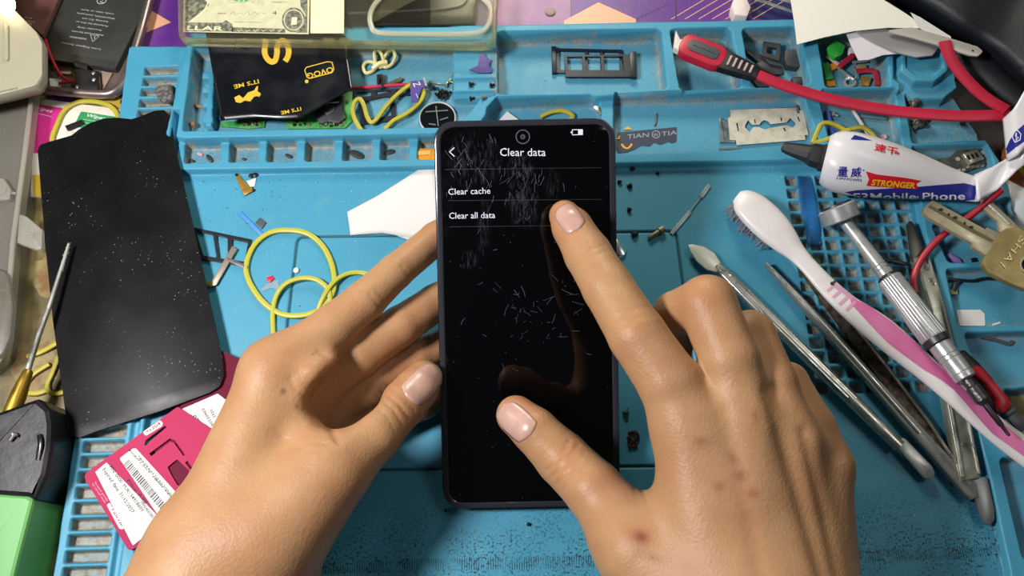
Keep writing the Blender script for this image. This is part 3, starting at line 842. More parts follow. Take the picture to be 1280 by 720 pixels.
cr = [([(690, 596), (708, 578), (722, 556)], 2.4, .6), ([(684, 588), (700, 571), (712, 550)], 2.2, .5), ([(697, 604), (716, 586), (731, 566)], 2.0, .3), ([(704, 612), (724, 594), (738, 576)], 2, .2),
      ([(768, 398), (795, 386), (812, 384)], 2.5, .12), ([(772, 410), (800, 396), (820, 394)], 2.5, .16), ([(776, 420), (806, 408), (826, 404)], 2.5, .12),
      ([(728, 318), (744, 310), (756, 306)], 2.2, .25), ([(730, 324), (748, 317), (760, 313)], 2.2, .22),
      ([(797, 600), (806, 622), (810, 640)], 2.2, .7), ([(792, 606), (800, 630), (802, 650)], 2, .35),
      ([(962, 490), (1000, 620), (1030, 720)], 11, 1.2), ([(905, 520), (935, 640), (950, 720)], 12, .7), ([(1005, 540), (1030, 640), (1048, 720)], 8, .8)]
sp = [(798, 668, 19, 14, 0, (.9, .68, .66), .8), (801, 671, 9, 7, .3, (.50, .22, .24), .95), (926, 594, 9, 8, .5, (.66, .42, .42), .85), (917, 573, 6, 11, -.6, (.72, .5, .48), .8), (941, 617, 8, 7, 0, (.68, .42, .42), .85),
      (899, 608, 7, 6, 0, (.74, .54, .52), .8), (876, 552, 9, 6, 0, (.76, .58, .52), .8), (945, 520, 5, 10, 0, (.7, .48, .46), .8), (818, 698, 12, 5, .3, (.68, .5, .46), .75),
      (650, 505, 26, 26, 0, (1.05, .84, .80), .8), (703, 275, 26, 26, 0, (1.05, .84, .80), .8), (708, 575, 22, 34, .8, (1.0, .88, .80), .5), (798, 405, 30, 18, 0, (1.0, .88, .8), .4), (885, 365, 40, 26, 0, (1.02, .86, .78), .5)]
make_hand('hand', 'hand with its index finger pointing at the phone screen, thumb spread, other fingers curled', palm, fing, extra, [.010, .010, .010, .010, .014], .0022, -.235, cr, sp,
          [(645, 527, -.72, -.66, 50, 38), (712, 273, -.56, -.80, 36, 31)])
# ================================================================== shared small helpers
def bil(tl, tr, br, bl, z):
    """map u,v in 0..1 (v down) into the four-cornered region given in px at height z"""
    A, B, C_, D = W(*tl, z), W(*tr, z), W(*br, z), W(*bl, z)
    return lambda u, v: A * (1 - u) * (1 - v) + B * u * (1 - v) + C_ * u * v + D * (1 - u) * v
def uvrect(q, u0, v0, u1, v1, r=0):
    p = [q(u0, v0), q(u1, v0), q(u1, v1), q(u0, v1)]
    return fillet(p, r, 4) if r else p
def simple(name, mb, mats, label, cat, group=None, **k):
    o = mb.build(name, mats, **k); return tag(o, label, cat, group)
def sp3(pts, n=6, closed=False):
    return spline([W(x, y, z) for x, y, z in pts], closed, n)
def bvh_of(*objs):
    V = []; Fc = []
    for o in objs:
        off = len(V); V += [Vector(o['_w']) + v.co for v in o.data.vertices]; Fc += [tuple(i + off for i in p.vertices) for p in o.data.polygons]
    return BVHTree.FromPolygons(V, Fc)
def onto(bv, px, py, lift=.00012):
    r = ray(px, py); h_ = bv.ray_cast(CAM, r)
    if h_[0] is None: h_ = bv.find_nearest(W(px, py, 12)); 
    n = h_[1] if h_[1].dot(r) < 0 else -h_[1]
    return h_[0] + n * lift
def subdiv2d(v, f, mx_):
    bm = bmesh.new(); vs_ = [bm.verts.new((q[0], q[1], 0)) for q in v]
    for p in f:
        try: bm.faces.new([vs_[i] for i in p])
        except ValueError: pass
    bmesh.ops.triangulate(bm, faces=bm.faces)
    for it in range(5):
        e = [x for x in bm.edges if x.calc_length() > mx_]
        if not e: break
        bmesh.ops.subdivide_edges(bm, edges=e, cuts=1); bmesh.ops.triangulate(bm, faces=bm.faces)
    bm.verts.index_update()
    V = [tuple(x.co) for x in bm.verts]; Fc = [tuple(x.index for x in p.verts) for p in bm.faces]; bm.free(); return V, Fc
def decal(mb, bv, pts, mi=0, lift=.00012, mx_=4.0):
    """printed patch: px outline laid onto the surface bv"""
    cu = bpy.data.curves.new('tmp', 'CURVE'); cu.dimensions = '2D'; cu.fill_mode = 'FRONT'
    s_ = cu.splines.new('POLY'); s_.points.add(len(pts) - 1)
    for p, q in zip(s_.points, pts): p.co = (q[0], q[1], 0, 1)
    s_.use_cyclic_u = True
    v, f = curve_mesh(cu); v, f = subdiv2d(v, f, mx_)
    mb.add([onto(bv, q[0], q[1], lift) for q in v], f, mi)
def decal_text(mb, bv, txt, p0, p1, cap, mi=0, lift=.00022, bold=0., shear=0., mx_=3.0, bow=None, spacing=1.):
    v, f = text_mesh(txt, bold, spacing, shear); keep = [i for i, q in enumerate(v) if q[2] > 0]; mp = {a: i for i, a in enumerate(keep)}
    f = [tuple(mp[i] for i in p) for p in f if all(i in mp for i in p)]; v = [v[i] for i in keep]
    x0 = min(q[0] for q in v); x1 = max(q[0] for q in v)
    dx, dy = p1[0] - p0[0], p1[1] - p0[1]; L_ = math.hypot(dx, dy); dx /= L_; dy /= L_; k = L_ / (x1 - x0); c = cap / .7
    P = []
    for q in v:
        a = (q[0] - x0) * k; b_ = q[1] * c
        if bow: b_ += bow(a / L_)
        P.append((p0[0] + dx * a + dy * b_, p0[1] + dy * a - dx * b_))
    v, f = subdiv2d(P, f, mx_)
    mb.add([onto(bv, q[0], q[1], lift) for q in v], f, mi)
def ribbon_tex(txt, mb, a, c, z, cap, mi=0, th=.05, **k):
    """flat lettering from px a to px c at height z; cap in px"""
    p = W(*a, z); mb.text(txt, p, W(*c, z), th=th, hpx=PX(cap, p), mi=mi, **k)

steel = M('steel', '#d6d6ce', .27, .85, var=(60, '#a9a79c', .4, .7), rvar=(200, .22, .45))
steel_d = M('steel_dark', '#8b8b86', .34, .6, var=(120, '#6d675c', .45, .7), rvar=(150, .25, .5))
yellow_r = M('rubber_yellow', '#b5ac33', .42, var=(50, '#a59a30', .4, .7), trans=.0, sss=.1)
blk = M('plastic_black', '#17181b', .42, rvar=(120, .35, .55))
white_p = M('paper_white', '#d9d9d5', .7)
ink = M('ink_black', '#2b2b2e', .6)

# ================================================================== left side of the table
# --- frosted parts box
frost = M('frosted_plastic', '#8f8d80', .35, trans=.3, alpha=.42, var=(40, '#7d7b6f', .4, .7))
frost2 = M('frosted_plastic_edge', '#bdbbae', .3, trans=.3, alpha=.55)
bx_ = thing('storage_box', W(-20, 300, -5), 'frosted clear plastic parts box with snap latches beside the black panel', 'storage box')
b = MB()
outer = fillet(poly([(-90, 105), (50, 112), (42, 250), (27, 400), (20, 452), (0, 470), (-110, 480)], -5), [0, .004, 0, 0, .004, .006, 0], 5)
top_ = fillet(poly([(-120, 92), (44, 104), (33, 196), (19, 300), (9, 420), (2, 452), (-14, 462), (-140, 470)], 9), [0, .004, 0, 0, 0, .004, .006, 0], 5)
b.prism(outer, -5, 4, 1); b.build('body', frost, bx_)
b = MB(); inn = inset(ccw(top_), .0026)
tp = ccw(top_)
up_ = lambda ps, z: [Vector((q.x, q.y, z * .001)) for q in ps]
b.rings([up_(tp, 3.6), up_(tp, 8.6), up_(inset(tp, .0004), 9.0), up_(inset(tp, .0022), 9.0), up_(inn, 8.6), up_(inn, 5.2)], cap=False)
b.build('lid_rim', frost2, bx_)
b = MB(); b.prism(inset(ccw(top_), .0024), 5.0, 6.0); b.build('lid', M('frosted_lid', '#98978d', .3, trans=.4, alpha=.42), bx_)
for pts in ([(25, 268), (34, 271), (54, 288), (53, 312), (46, 313), (22, 304)], [(-6, 222), (6, 224), (15, 238), (13, 250), (-8, 252)]):
    b = MB(); b.prism(fillet(poly(pts, 8), .0008, 3), 6.0, 8.8, .6)
    q = poly(pts, 9); c = sum(q, Vector()) / len(q)
    for k in range(4):
        b.tube([c + Vector((-.0014, (k - 1.5) * .0009, 0)), c + Vector((.0016, (k - 1.5) * .0009 - .0004, 0))], .0003, 6)
    b.build('latch', frost2, bx_)
for ys in ((238, 250), (360, 372)):
    b = MB(); q = bil((-40, ys[0]), (20 - (ys[0] - 238) * .07, ys[0] + 2), (20 - (ys[0] - 238) * .07, ys[0] + 5), (-40, ys[0] + 3), 8)
    b.prism(uvrect(q, 0, 0, 1, 1), 6, 8); b.build('divider', frost2, bx_)
b = MB(); b.prism(fillet(poly([(-30, 325), (8, 340), (16, 380), (13, 420), (2, 446), (-30, 452)], 12), .006, 5), 9, 12, 1.2); b.build('round_latch', frost, bx_)

# --- cream plastic casing; glowing dome added for the bright corner spot
lp = thing('cream_casing', W(0, 60, 8), 'cream plastic casing with an added glowing dome, standing on the parts box', 'casing')
b = MB(); LZ = 26
lo_ = ccw(fillet(poly([(-90, -70), (-10, -70), (10, 4), (46, 40), (53, 54), (53, 94), (46, 106), (0, 118), (-95, 138)], LZ), [0, 0, .004, .004, .004, .004, .004, 0, 0], 5)); ci_ = sum(lo_, Vector()) / len(lo_)
shr = lambda k, z, d: [Vector((ci_.x + (q.x - ci_.x) * k - .006 * d, ci_.y + (q.y - ci_.y) * k + .003 * d, z * .001)) for q in lo_]
b.rings([shr(.86, 9.2, 1), shr(.97, 17, .4), shr(1, 21, 0), shr(1, 24.4, 0), shr(.99, 25.6, 0), shr(.972, 26, 0)])
cream = M('cream_plastic', '#aaa68f', .3, sss=.1); hs = b.build('housing', cream, lp)
b = MB(); b.prism(fillet(poly([(2, 28), (9, 30), (9, 74), (3, 74)], LZ + 2), .0012, 4), LZ, LZ + 1.4, .7); b.build('ridge', cream, lp)
b = MB(); ribbon_tex('ummers', b, (-2, 116.4), (22, 111), LZ + .05, 3.4); b.build('lettering', M('ink_olive', '#4c4a3a', .6), lp)
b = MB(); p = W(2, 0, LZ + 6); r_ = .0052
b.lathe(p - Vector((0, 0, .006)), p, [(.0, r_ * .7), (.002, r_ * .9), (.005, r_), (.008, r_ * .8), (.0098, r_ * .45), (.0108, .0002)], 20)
b.build('glow_dome', M('dome_glow', '#fff4cf', .4, emit=('#ffe9b0', 9)), lp)

# --- opened phone
dp = thing('dismantled_phone', W(110, 60, -5), 'opened phone chassis with silver frame, black battery and red wire', 'phone')
b = MB()
path = sp3([(204, -60, 0), (192, -20, 0), (177, 38, 0), (163, 82, 0), (155, 104, 0), (140, 117, 0), (118, 118, 0), (80, 115, 0), (30, 110, 0), (0, 107, 0)], 8)
b.tube(path, PX(5.2, path[0]), 12, flat=1.15, up=(0, 0, 1)); b.build('metal_frame', M('frame_rose', '#a39391', .3, .85, rvar=(60, .25, .45), var=(30, '#8a7c78', .4, .7)), dp)
b = MB(); b.prism(poly([(10, -60), (198, -60), (156, 98), (140, 114), (20, 108)], -2), -4.8, -2.6); b.build('back_plate', M('chassis', '#6f6259', .5, .3, var=(90, '#4c443e', .4, .65)), dp)
b = MB(); b.prism(fillet(poly([(92, -60), (200, -60), (184, 2), (143, 85), (55, 73), (51, 44), (74, -4)], 2), .001, 3), -2.6, 1.2, .6)
b.prism(poly([(56, 63), (144, 76), (142, 85), (55, 73)], 1.7), 1.2, 1.5)
bat = b.build('battery', M('battery_black', '#2b2d2c', .45, var=(50, '#353735', .4, .7)), dp)
b = MB(); tz = 1.28
for s, a, c, cap in (('Li-ion Polymer Battery', (126, 61), (77, 52.5), 3.0), ('WARNING', (109, 48), (88, 45), 3.0), ('Authorized Service', (130, 43.5), (90, 38), 2.8), ('Provider Only', (127, 37), (97, 33), 2.8),
                     ('Potential for fire or', (135, 32), (95, 26), 2.8), ('burning. Do not', (135, 26.5), (103, 22), 2.8), ('disassemble, puncture,', (144, 23), (96, 15.5), 2.8), ('crush, heat, or burn.', (143, 17), (101, 11), 2.8)):
    ribbon_tex(s, b, a, c, tz, cap * .82)
a_ = W(118, 47, tz)
b.tube([W(124, 45, tz), W(113, 43.5, tz), W(116, 52, tz)], PX(.5, a_), 4, closed=True, flat=.15, up=(0, 0, 1))
b.tube([W(118, 48.5, tz), W(118.5, 45.5, tz)], PX(.45, a_), 4, flat=.15, up=(0, 0, 1))
cc = W(127, 1, tz); b.plate([[cc + Vector((x, y, 0)) for x, y in ell(0, 0, .0027, .0023, 24)], [cc + Vector((x, y, 0)) for x, y in ell(0, 0, .0023, .0019, 24)]], tz, .05)
b.tube([W(124, -2, tz), W(129, 0, tz), W(125, 2, tz), W(130, 4, tz)], PX(.6, cc), 4, flat=.15, up=(0, 0, 1))
b.build('printed_text', M('print_grey', '#b7b9b6', .6), bat)
b = MB(); b.prism(poly([(93, 84), (122, 88), (124, 112), (110, 114), (94, 109)], 2), -2.6, 1.6, .5); b.prism(poly([(92, 76), (109, 79), (109, 87), (93, 84)], 2), -2.6, 2.0, .4)
b.prism(poly([(98, 100), (124, 104), (122, 113), (98, 111)], 2), 1.5, 2.4, .4); cbk = b.build('connector_block', blk, dp)
for (x, y) in ((117, 92), (117.5, 100), (97, 109)):
    b = MB(); p = W(x, y, 1.6); b.lathe(p, p + Vector((0, 0, .001)), [(0, .0009), (.0006, .0009), (.0008, .0006), (.0008, .0003), (.0004, .0002)], 14); b.build('screw', steel, cbk)
b = MB(); b.tube(sp3([(57, 50, 2.4), (60, 60, 2.6), (66, 76, 2.2), (76, 94, .5), (86, 101, .5), (93, 102, 1)]), PX(1.9, W(60, 60, 2)), 8); b.tube(sp3([(74, 104, -.5), (84, 103, .4), (93, 101, .6)]), PX(1.7, W(60, 60, 2)), 8)
b.build('red_wire', M('wire_red', '#a8182c', .4), dp)
b = MB(); b.prism(poly([(60, 96), (73, 97), (74, 107), (61, 107)], 0), -2.6, -1.0, .2); b.build('white_socket', white_p, dp)
b = MB(); b.prism(poly([(126, 88), (140, 91), (128, 112)], -1), -2.6, -1.4); b.prism(poly([(72, 88), (88, 89), (88, 92), (72, 91)], -1), -2.6, -1.5); b.build('foil_tab', M('foil_pink', '#b39c8b', .4, .4), dp)
# reddish battery leaning against it
br = thing('phone_battery', W(48, 10, 2), 'maroon brown battery with small white print, tucked behind the cream casing', 'battery')
b = MB(); b.prism(poly([(10, -60), (92, -60), (73, -2), (53, 44), (20, 17)], 5), 2.2, 5, .5); b.build('cell', M('battery_maroon', '#5d3c3a', .42), br)
b = MB(); ribbon_tex('Potential for fire', b, (44, 27), (28, 25), 5.1, 2.0); ribbon_tex('fire risk', b, (40, 22.5), (31, 21), 5.1, 2.0)
p = W(36, 32, 5.1); b.tube([W(39, 29.5, 5.1), W(33, 28.5, 5.1), W(33, 33, 5.1), W(39, 33.6, 5.1)], PX(.5, p), 4, closed=True, flat=.15, up=(0, 0, 1)); b.build('printed_text', M('print_pink', '#b7a29e', .6), br)

# --- wipes packet
wk = thing('wipes_packet', W(110, 180, -5), 'white screen wipes packet with magenta and green panels, under the black panel', 'packet')
b = MB(); b.prism(poly([(44, 122), (190, 142), (186, 250), (38, 246)], -4), -5, -3.8, .4); b.build('sheet', M('packet_white', '#e2dccf', .45), wk)
b = MB(); b.prism(fillet(poly([(30, 128), (79, 135), (68, 178), (54, 192), (30, 190)], -3.6), .0012, 3), -3.8, -3.7); b.build('magenta_panel', M('print_magenta', '#c0287f', .45), wk)
b = MB(); b.prism(fillet(poly([(101, 139), (146, 146), (141, 166), (92, 158)], -3.6), .0012, 3), -3.8, -3.7); b.build('green_panel', M('print_green', '#2f8f55', .45), wk)
b = MB(); b.prism(fillet(poly([(155, 144), (176, 147), (170, 160), (150, 156)], -3.6), .0012, 3), -3.8, -3.7); b.build('red_panel', M('print_red', '#b8284a', .45), wk)
b = MB(); ribbon_tex('Wipes', b, (41, 135), (64.5, 141), -3.68, 4.6, bold=.012, shear=.2); ribbon_tex('Wipes', b, (108, 145.6), (131, 150), -3.68, 4.6, bold=.012, shear=.2)
for (x0, y0, x1, y1) in ((40, 140, 65, 146), (104, 149, 140, 155), (102, 152.6, 128, 157)):
    b.tube([W(x0, y0, -3.66), W(x1, y1, -3.66)], .00012, 4)
b.build('lettering', white_p, wk)
b = MB(); b.prism(poly([(90, 164), (124, 170), (118, 184), (86, 178)], -3.6), -3.8, -3.72); b.build('pale_panel', M('print_pale', '#b9c6b4', .5), wk)
simple('paper_slip', MB().prism(poly([(40, 218), (60, 220), (58, 246), (42, 245)], -3.4), -3.7, -3.5), M('paper_yellow', '#d8b92c', .6), 'yellow paper slip showing at the edge of the black panel', 'paper')
simple('adhesive_strip', MB().prism(poly([(81, 157), (102, 149), (104, 154), (84, 163)], -2), -2.6, -2.2), blk, 'short black adhesive strip lying across the wipes packet', 'tape')
def band(pts, rpx, label, closed=False, group=None, flat=.8, mat_=None, more=None):
    b = MB(); P = sp3(pts, 8, closed); b.tube(P, PX(rpx, P[0]), 10, closed=closed, flat=flat, up=(0, 0, 1), power=2.6)
    if more: b.tube(sp3(more, 8), PX(rpx, P[0]), 10, flat=flat, up=(0, 0, 1), power=2.6)
    return simple('rubber_band', b, mat_ or yellow_r, label, 'rubber band', group, loc=P[0])
band([(66, 180, -2.6), (72, 155, -2.6), (82, 137, -2.6), (98, 128, -2.5), (116, 127, -2.5), (134, 131, -2.4), (146, 142, -2.4), (148, 160, -2.4), (130, 190, -2.4), (90, 200, -2.5)], 3.0, 'yellow rubber band looped over the green panel of the wipes packet', True)

# --- black panel
bp = [(47, 188), (50, 181), (62, 177), (90, 169), (97, 163), (112, 154), (130, 148), (148, 147), (164, 149), (174, 146), (193, 138.5), (205, 137.5), (212, 144), (222, 196), (236, 258), (262, 374), (279, 452), (280, 470), (275, 483), (262, 491), (200, 514), (118, 540), (100, 547), (90, 545), (84, 532), (76, 474), (66, 400), (56, 300)]
b = MB(); b.prism(fillet(poly(bp, 6.4), .0018, 3), 5.9, 6.5, .12)
def panel_material():
    m = M('panel_black', '#0b0c0e', .42, spec=.28, rvar=(45, .38, .5)); nt = m.node_tree; N = nt.nodes.new; L = nt.links.new; bs = nt.nodes['Principled BSDF']
    tc = N('ShaderNodeTexCoord'); v = N('ShaderNodeTexVoronoi'); v.inputs['Scale'].default_value = 460; L(tc.outputs['Object'], v.inputs['Vector'])
    n = N('ShaderNodeTexNoise'); n.inputs['Scale'].default_value = 38; n.inputs['Detail'].default_value = 4; L(tc.outputs['Object'], n.inputs['Vector'])
    r = N('ShaderNodeMapRange'); r.inputs['From Min'].default_value = .13; r.inputs['From Max'].default_value = .07; L(v.outputs['Distance'], r.inputs['Value'])
    q = N('ShaderNodeMapRange'); q.inputs['From Min'].default_value = .50; q.inputs['From Max'].default_value = .62; L(n.outputs['Fac'], q.inputs['Value'])
    k = N('ShaderNodeMath'); k.operation = 'MULTIPLY'; L(r.outputs['Result'], k.inputs[0]); L(q.outputs['Result'], k.inputs[1])
    x = N('ShaderNodeMix'); x.data_type = 'RGBA'; x.inputs['A'].default_value = hx('#0b0c0e'); x.inputs['B'].default_value = hx('#9a9d9e'); L(k.outputs[0], x.inputs['Factor']); L(x.outputs['Result'], bs.inputs['Base Color'])
    return m
bp_o = simple('screen_panel', b, panel_material(), 'large black scratched back panel with a wavy top edge, lying across the mat edge', 'panel')

# --- wire brush pen
wb = thing('soldering_pick', W(30, 480, 8), 'thin steel pick with frayed tip and brass handle, leaning on the black panel', 'tool')
b = MB(); b.tube([W(76, 338, 11), W(62, 382, 12), W(48, 420, 13), W(34, 465, 14)], [PX(2.6, W(60, 380, 12)), PX(3.0, W(60, 380, 12)), PX(3.4, W(60, 380, 12)), PX(3.8, W(60, 380, 12))], 12); b.build('shaft', steel, wb)
rw = random.Random(5); b = MB()
for i in range(70):
    t = rw.random(); c = W(86 - 10 * t, 305 + 34 * t, 10.5); d = Vector((rw.gauss(0, 1), rw.gauss(0, 1), rw.gauss(0, .6))).normalized() * .0012
    b.tube([c - d * .6 + Vector((-.0006, -.0016, 0)), c + d], [.00016, .0001], 4)
b.tube([W(86, 305, 10.6), W(76, 339, 11)], [.0006, .0009], 8)
o = b.build('frayed_tip', M('fray', '#a9a9a4', .5), wb); o['kind'] = 'stuff'
b = MB(); A, B = W(36, 462, 14), W(12, 522, 14)
b.lathe(A, B, [(0, .0014), (.001, .0022), (.006, .0028), (.012, .0034), (.022, .0036), (.0225, .003)], 20); b.build('handle', M('brass', '#a98a35', .32, .85, rvar=(90, .25, .5)), wb)

# --- rubber bands on the table
band([(34, 446, -4), (52, 440, -4), (70, 430, -3), (80, 424, -3), (81, 430, -3), (74, 446, -4), (66, 466, -4), (60, 480, -4), (62, 490, -4), (72, 492, -4), (84, 489, -4)], 3.2, 'yellow rubber band bunched beside the pick handle', more=[(60, 488, -4), (44, 492, -4), (30, 488, -4), (40, 470, -4), (62, 455, -3.6)])
band([(64, 522, -4), (74, 532, -4), (84, 552, -4), (84, 576, -4), (74, 596, -4), (62, 610, -4)], 3.4, 'yellow rubber band curving from under the green and black pack')

# --- green pack wrapped in black tape
gp = thing('battery_pack', W(30, 620, -5), 'green battery pack wrapped in black tape with a loose screw on top', 'battery pack')
b = MB(); b.prism(fillet(poly([(-60, 612), (34, 619), (42, 623), (22, 700), (8, 760), (-80, 760)], 20), .0015, 4), -5, 20, 1.5); b.build('body', M('green_plastic', '#62a85a', .4, var=(60, '#5a9e53', .4, .7)), gp, smooth=12)
b = MB(); b.prism(fillet(poly([(-60, 524), (-2, 514), (26, 504), (46, 497), (62, 511), (65, 530), (64, 556), (57, 594), (42, 626), (34, 622), (-60, 615)], 21), .0018, 4), -5, 21, 2.2)
b.prism(poly([(42, 622), (68, 556), (74, 552), (60, 600), (30, 700), (14, 760), (6, 760)], 8), -5, 6, 2)
tpe = b.build('black_tape', M('tape_black', '#101114', .36, bump=(160, .3), rvar=(80, .3, .45)), gp, smooth=12)
b = MB(); b.tube(sp3([(47, 575, 21.4), (50, 555, 22.2), (49, 543, 21.6)]), [PX(3, W(47, 560, 22))] * 13, 8, flat=.25, up=(0, 0, 1)); b.build('tape_fold', M('tape_black', '#101114'), tpe)
sc = thing('screw', W(17, 546, 21), 'small silver screw lying on the black taped pack', 'screw')
def screw_mesh(p, d, L_, r, hr):
    b = MB(); b.lathe(p, p + d, [(0, hr * .5), (hr * .25, hr), (hr * .8, hr), (hr * .85, r), (L_ * .9, r), (L_, r * .4)], 10); return b
p = W(20, 541, 22.5); screw_mesh(p, (W(12, 552, 22) - p), .0042, .0007, .0015).build('shank', steel, sc)

# ================================================================== SIM cards
pink = M('card_pink', '#b52a58', .6, spec=.2, var=(12, '#a32250', .4, .65))
maroon = M('card_maroon', '#661330', .65, spec=.15)
s2 = thing('sim_card_holder', W(250, 530, 4), 'maroon card with a white number sticker, mostly under the wrist', 'card')
b = MB(); b.prism(fillet(poly([(190, 556), (222, 512), (276, 438), (330, 462), (316, 560), (262, 640), (214, 616)], 5), .001, 3), 4.1, 4.8); b.build('card', maroon, s2)
b = MB(); b.prism(poly([(216, 516), (272, 492), (310, 520), (270, 616), (250, 600)], 5), 4.8, 4.95); stk = b.build('sticker', white_p, s2)
b = MB(); ribbon_tex('009 220', b, (262, 543), (244, 518), 5.0, 5.5, bold=.01); ribbon_tex('8030230903', b, (271, 537), (255, 510), 5.0, 3.4); ribbon_tex('2320', b, (270, 521), (265, 511), 5.0, 3.4); b.build('lettering', ink, stk)
s1 = thing('sim_card_holder', W(190, 600, 4), 'pink red prepaid card with a punched chip slot and white barcode sticker', 'card')
q1 = bil((104, 593), (219, 510), (300, 600), (161, 688), 6)
b = MB()
def pxl(pts, z): return [W(x, y, z) for x, y in pts]
outl = fillet(pxl([(103, 594), (222, 508), (300, 560), (262, 634), (161, 689)], 6), [.0028, .001, .001, .001, .0022], 6)
hole = fillet(pxl([(209, 584), (221, 574), (236, 588), (233, 606), (222, 607), (214, 594)], 6), .0008, 3)
slot1 = pxl([(186, 567), (212, 548), (218, 550), (231, 568), (229, 570), (217, 553), (212, 552), (189, 570)], 6)
slot2 = pxl([(180, 556), (182, 550), (206, 532), (208, 534), (186, 552), (182.5, 557)], 6)
slot3 = pxl([(231, 578), (234, 576), (240, 584), (238, 587)], 6)
b.plate([outl, hole, slot1, slot2, slot3], 5.0, .8, .05); b.build('card', pink, s1)
b = MB(); b.prism(fillet(pxl([(149, 573), (166, 560.5), (170, 560.5), (226, 622), (224, 630), (205, 648), (200, 648)], 6), .0008, 3), 5.8, 5.92); ust = b.build('upper_sticker', white_p, s1)
b = MB(); b.prism(fillet(pxl([(119, 590), (133, 578), (204, 652), (166, 682)], 6), .0003, 2), 5.92, 6.04)
b.prism(fillet(pxl([(133, 631), (137, 628), (157, 655), (154, 662), (149, 661)], 6), .0008, 3), 5.8, 5.93); lst = b.build('lower_sticker', white_p, s1)
b = MB(); b.prism(fillet(pxl([(178, 540), (200, 525), (204, 529), (202, 533), (182, 545)], 6), .0008, 3), 5.8, 5.92); ctg = b.build('code_tag', white_p, s1)
b = MB(); rb = random.Random(2); t = 0.
A, B = W(154.5, 581, 5.95), W(203, 640, 5.95); ac = W(161, 574.5, 5.95) - A
while t < 1:
    wd = rb.choice((.010, .016, .024)); 
    p0, p1 = A.lerp(B, t), A.lerp(B, min(1, t + wd)); z_ = Vector((0, 0, .00004))
    b.rings([[p0, p1, p1 + ac, p0 + ac], [p0 + z_, p1 + z_, p1 + ac + z_, p0 + ac + z_]]); t += wd + rb.choice((.010, .016, .022))
b.build('barcode', M('ink_grey', '#4a4a4e', .6), ust)
b = MB()
ribbon_tex('*8939401203020501', b, (171, 571), (214, 622), 5.96, 3.2); ribbon_tex('80801201 1800 1600 8', b, (160, 562), (224, 634), 5.96, 2.0)
ribbon_tex('Expired date: 31/12/2027', b, (128, 587), (165, 642), 6.06, 4.2, bold=.006); ribbon_tex('PIN: 0000  PUK: 54918609', b, (136, 584), (177, 640), 6.06, 4.0, bold=.004)
ribbon_tex('Price: 0.0$', b, (158, 601), (181, 630), 6.06, 3.6); ribbon_tex('0000406285', b, (175, 628), (190, 648), 6.06, 3.4)
b.build('lettering', ink, lst)
b = MB(); ribbon_tex('*1201#', b, (136.5, 632), (152, 658), 5.95, 4.4, bold=.012); b.build('code_lettering', pink, lst)
b = MB(); ribbon_tex('*1204', b, (184, 542), (201, 530), 5.95, 3.6, bold=.012); b.build('code_lettering', pink, ctg)
b = MB(); ribbon_tex('Scratch gently', b, (118, 603), (134, 627), 5.82, 2.0); ribbon_tex('to reveal code', b, (115, 605), (131, 629), 5.82, 2.0); b.build('small_print', M('print_rose', '#e6a3b5', .5), s1)
# ================================================================== back tray of the mat, from the clear case rightwards
# --- black film bag with gold print
gold = M('print_gold', '#d9b53c', .4)
topc = [(257, 40), (300, 40), (345, 40), (390, 42), (432, 44)]
botc = [(276, 151), (318, 147), (352, 149), (376, 148), (404, 132), (424, 120), (441, 112)]
def along(P, t):
    k = len(P) - 1; i = min(int(t * k), k - 1); f_ = t * k - i
    return P[i][0] + (P[i + 1][0] - P[i][0]) * f_, P[i][1] + (P[i + 1][1] - P[i][1]) * f_
def film(u, v):
    a, c = along(topc, u), along(botc, u)
    z = 8.6 + .35 * math.sin(u * 9 + v * 4) * (1 - v * .4) + (0.4 * max(0, v - .75) * math.sin(u * 7))
    return W(a[0] + (c[0] - a[0]) * v, a[1] + (c[1] - a[1]) * v, z)
bg_ = thing('film_bag', W(345, 100, 8), 'torn black film bag with gold print lying over the back tray', 'bag')
b = MB(); b.grid(36, 16, film, .00012); fm = b.build('film', M('film_black', '#0d1016', .3, rvar=(60, .22, .42)), bg_, smooth=180)
bvf = bvh_of(fm)
b = MB()
decal_text(b, bvf, 'OVOG', (415.5, 83.5), (383.5, 92.5), 7.0, bold=.02, lift=.0002)
def outline_px(pts, wd, mb, bv):
    n = len(pts)
    for i in range(n):
        (x0, y0), (x1, y1) = pts[i], pts[(i + 1) % n]; L_ = math.hypot(x1 - x0, y1 - y0) or 1; nx_, ny_ = -(y1 - y0) / L_ * wd / 2, (x1 - x0) / L_ * wd / 2
        decal(mb, bv, [(x0 - nx_, y0 - ny_), (x1 - nx_, y1 - ny_), (x1 + nx_, y1 + ny_), (x0 + nx_, y0 + ny_)], lift=.0002, mx_=6)
outline_px([(383, 84.5), (409, 77.5), (415, 78), (417.5, 87), (415, 91), (389, 98), (384, 97), (381, 88)], 1.2, b, bvf)
decal(b, bvf, ell(383.5, 102, 2.4, 2.4, 12), lift=.0002)
decal_text(b, bvf, "IT'S ME", (323, 99.5), (292, 106.5), 5.0, bold=.015, lift=.0002)
decal_text(b, bvf, "IT'S ME", (376, 134), (351, 139.5), 4.4, bold=.015, lift=.0002)
decal(b, bvf, [(295, 128), (293, 122), (299, 119), (304, 123), (310, 116), (318, 113), (321, 108), (323, 108), (322, 114), (326, 117), (324, 120), (318, 121), (313, 127), (306, 126), (301, 129)], lift=.0002)
outline_px([(318, 118), (324, 121), (326, 118)], .8, b, bvf)
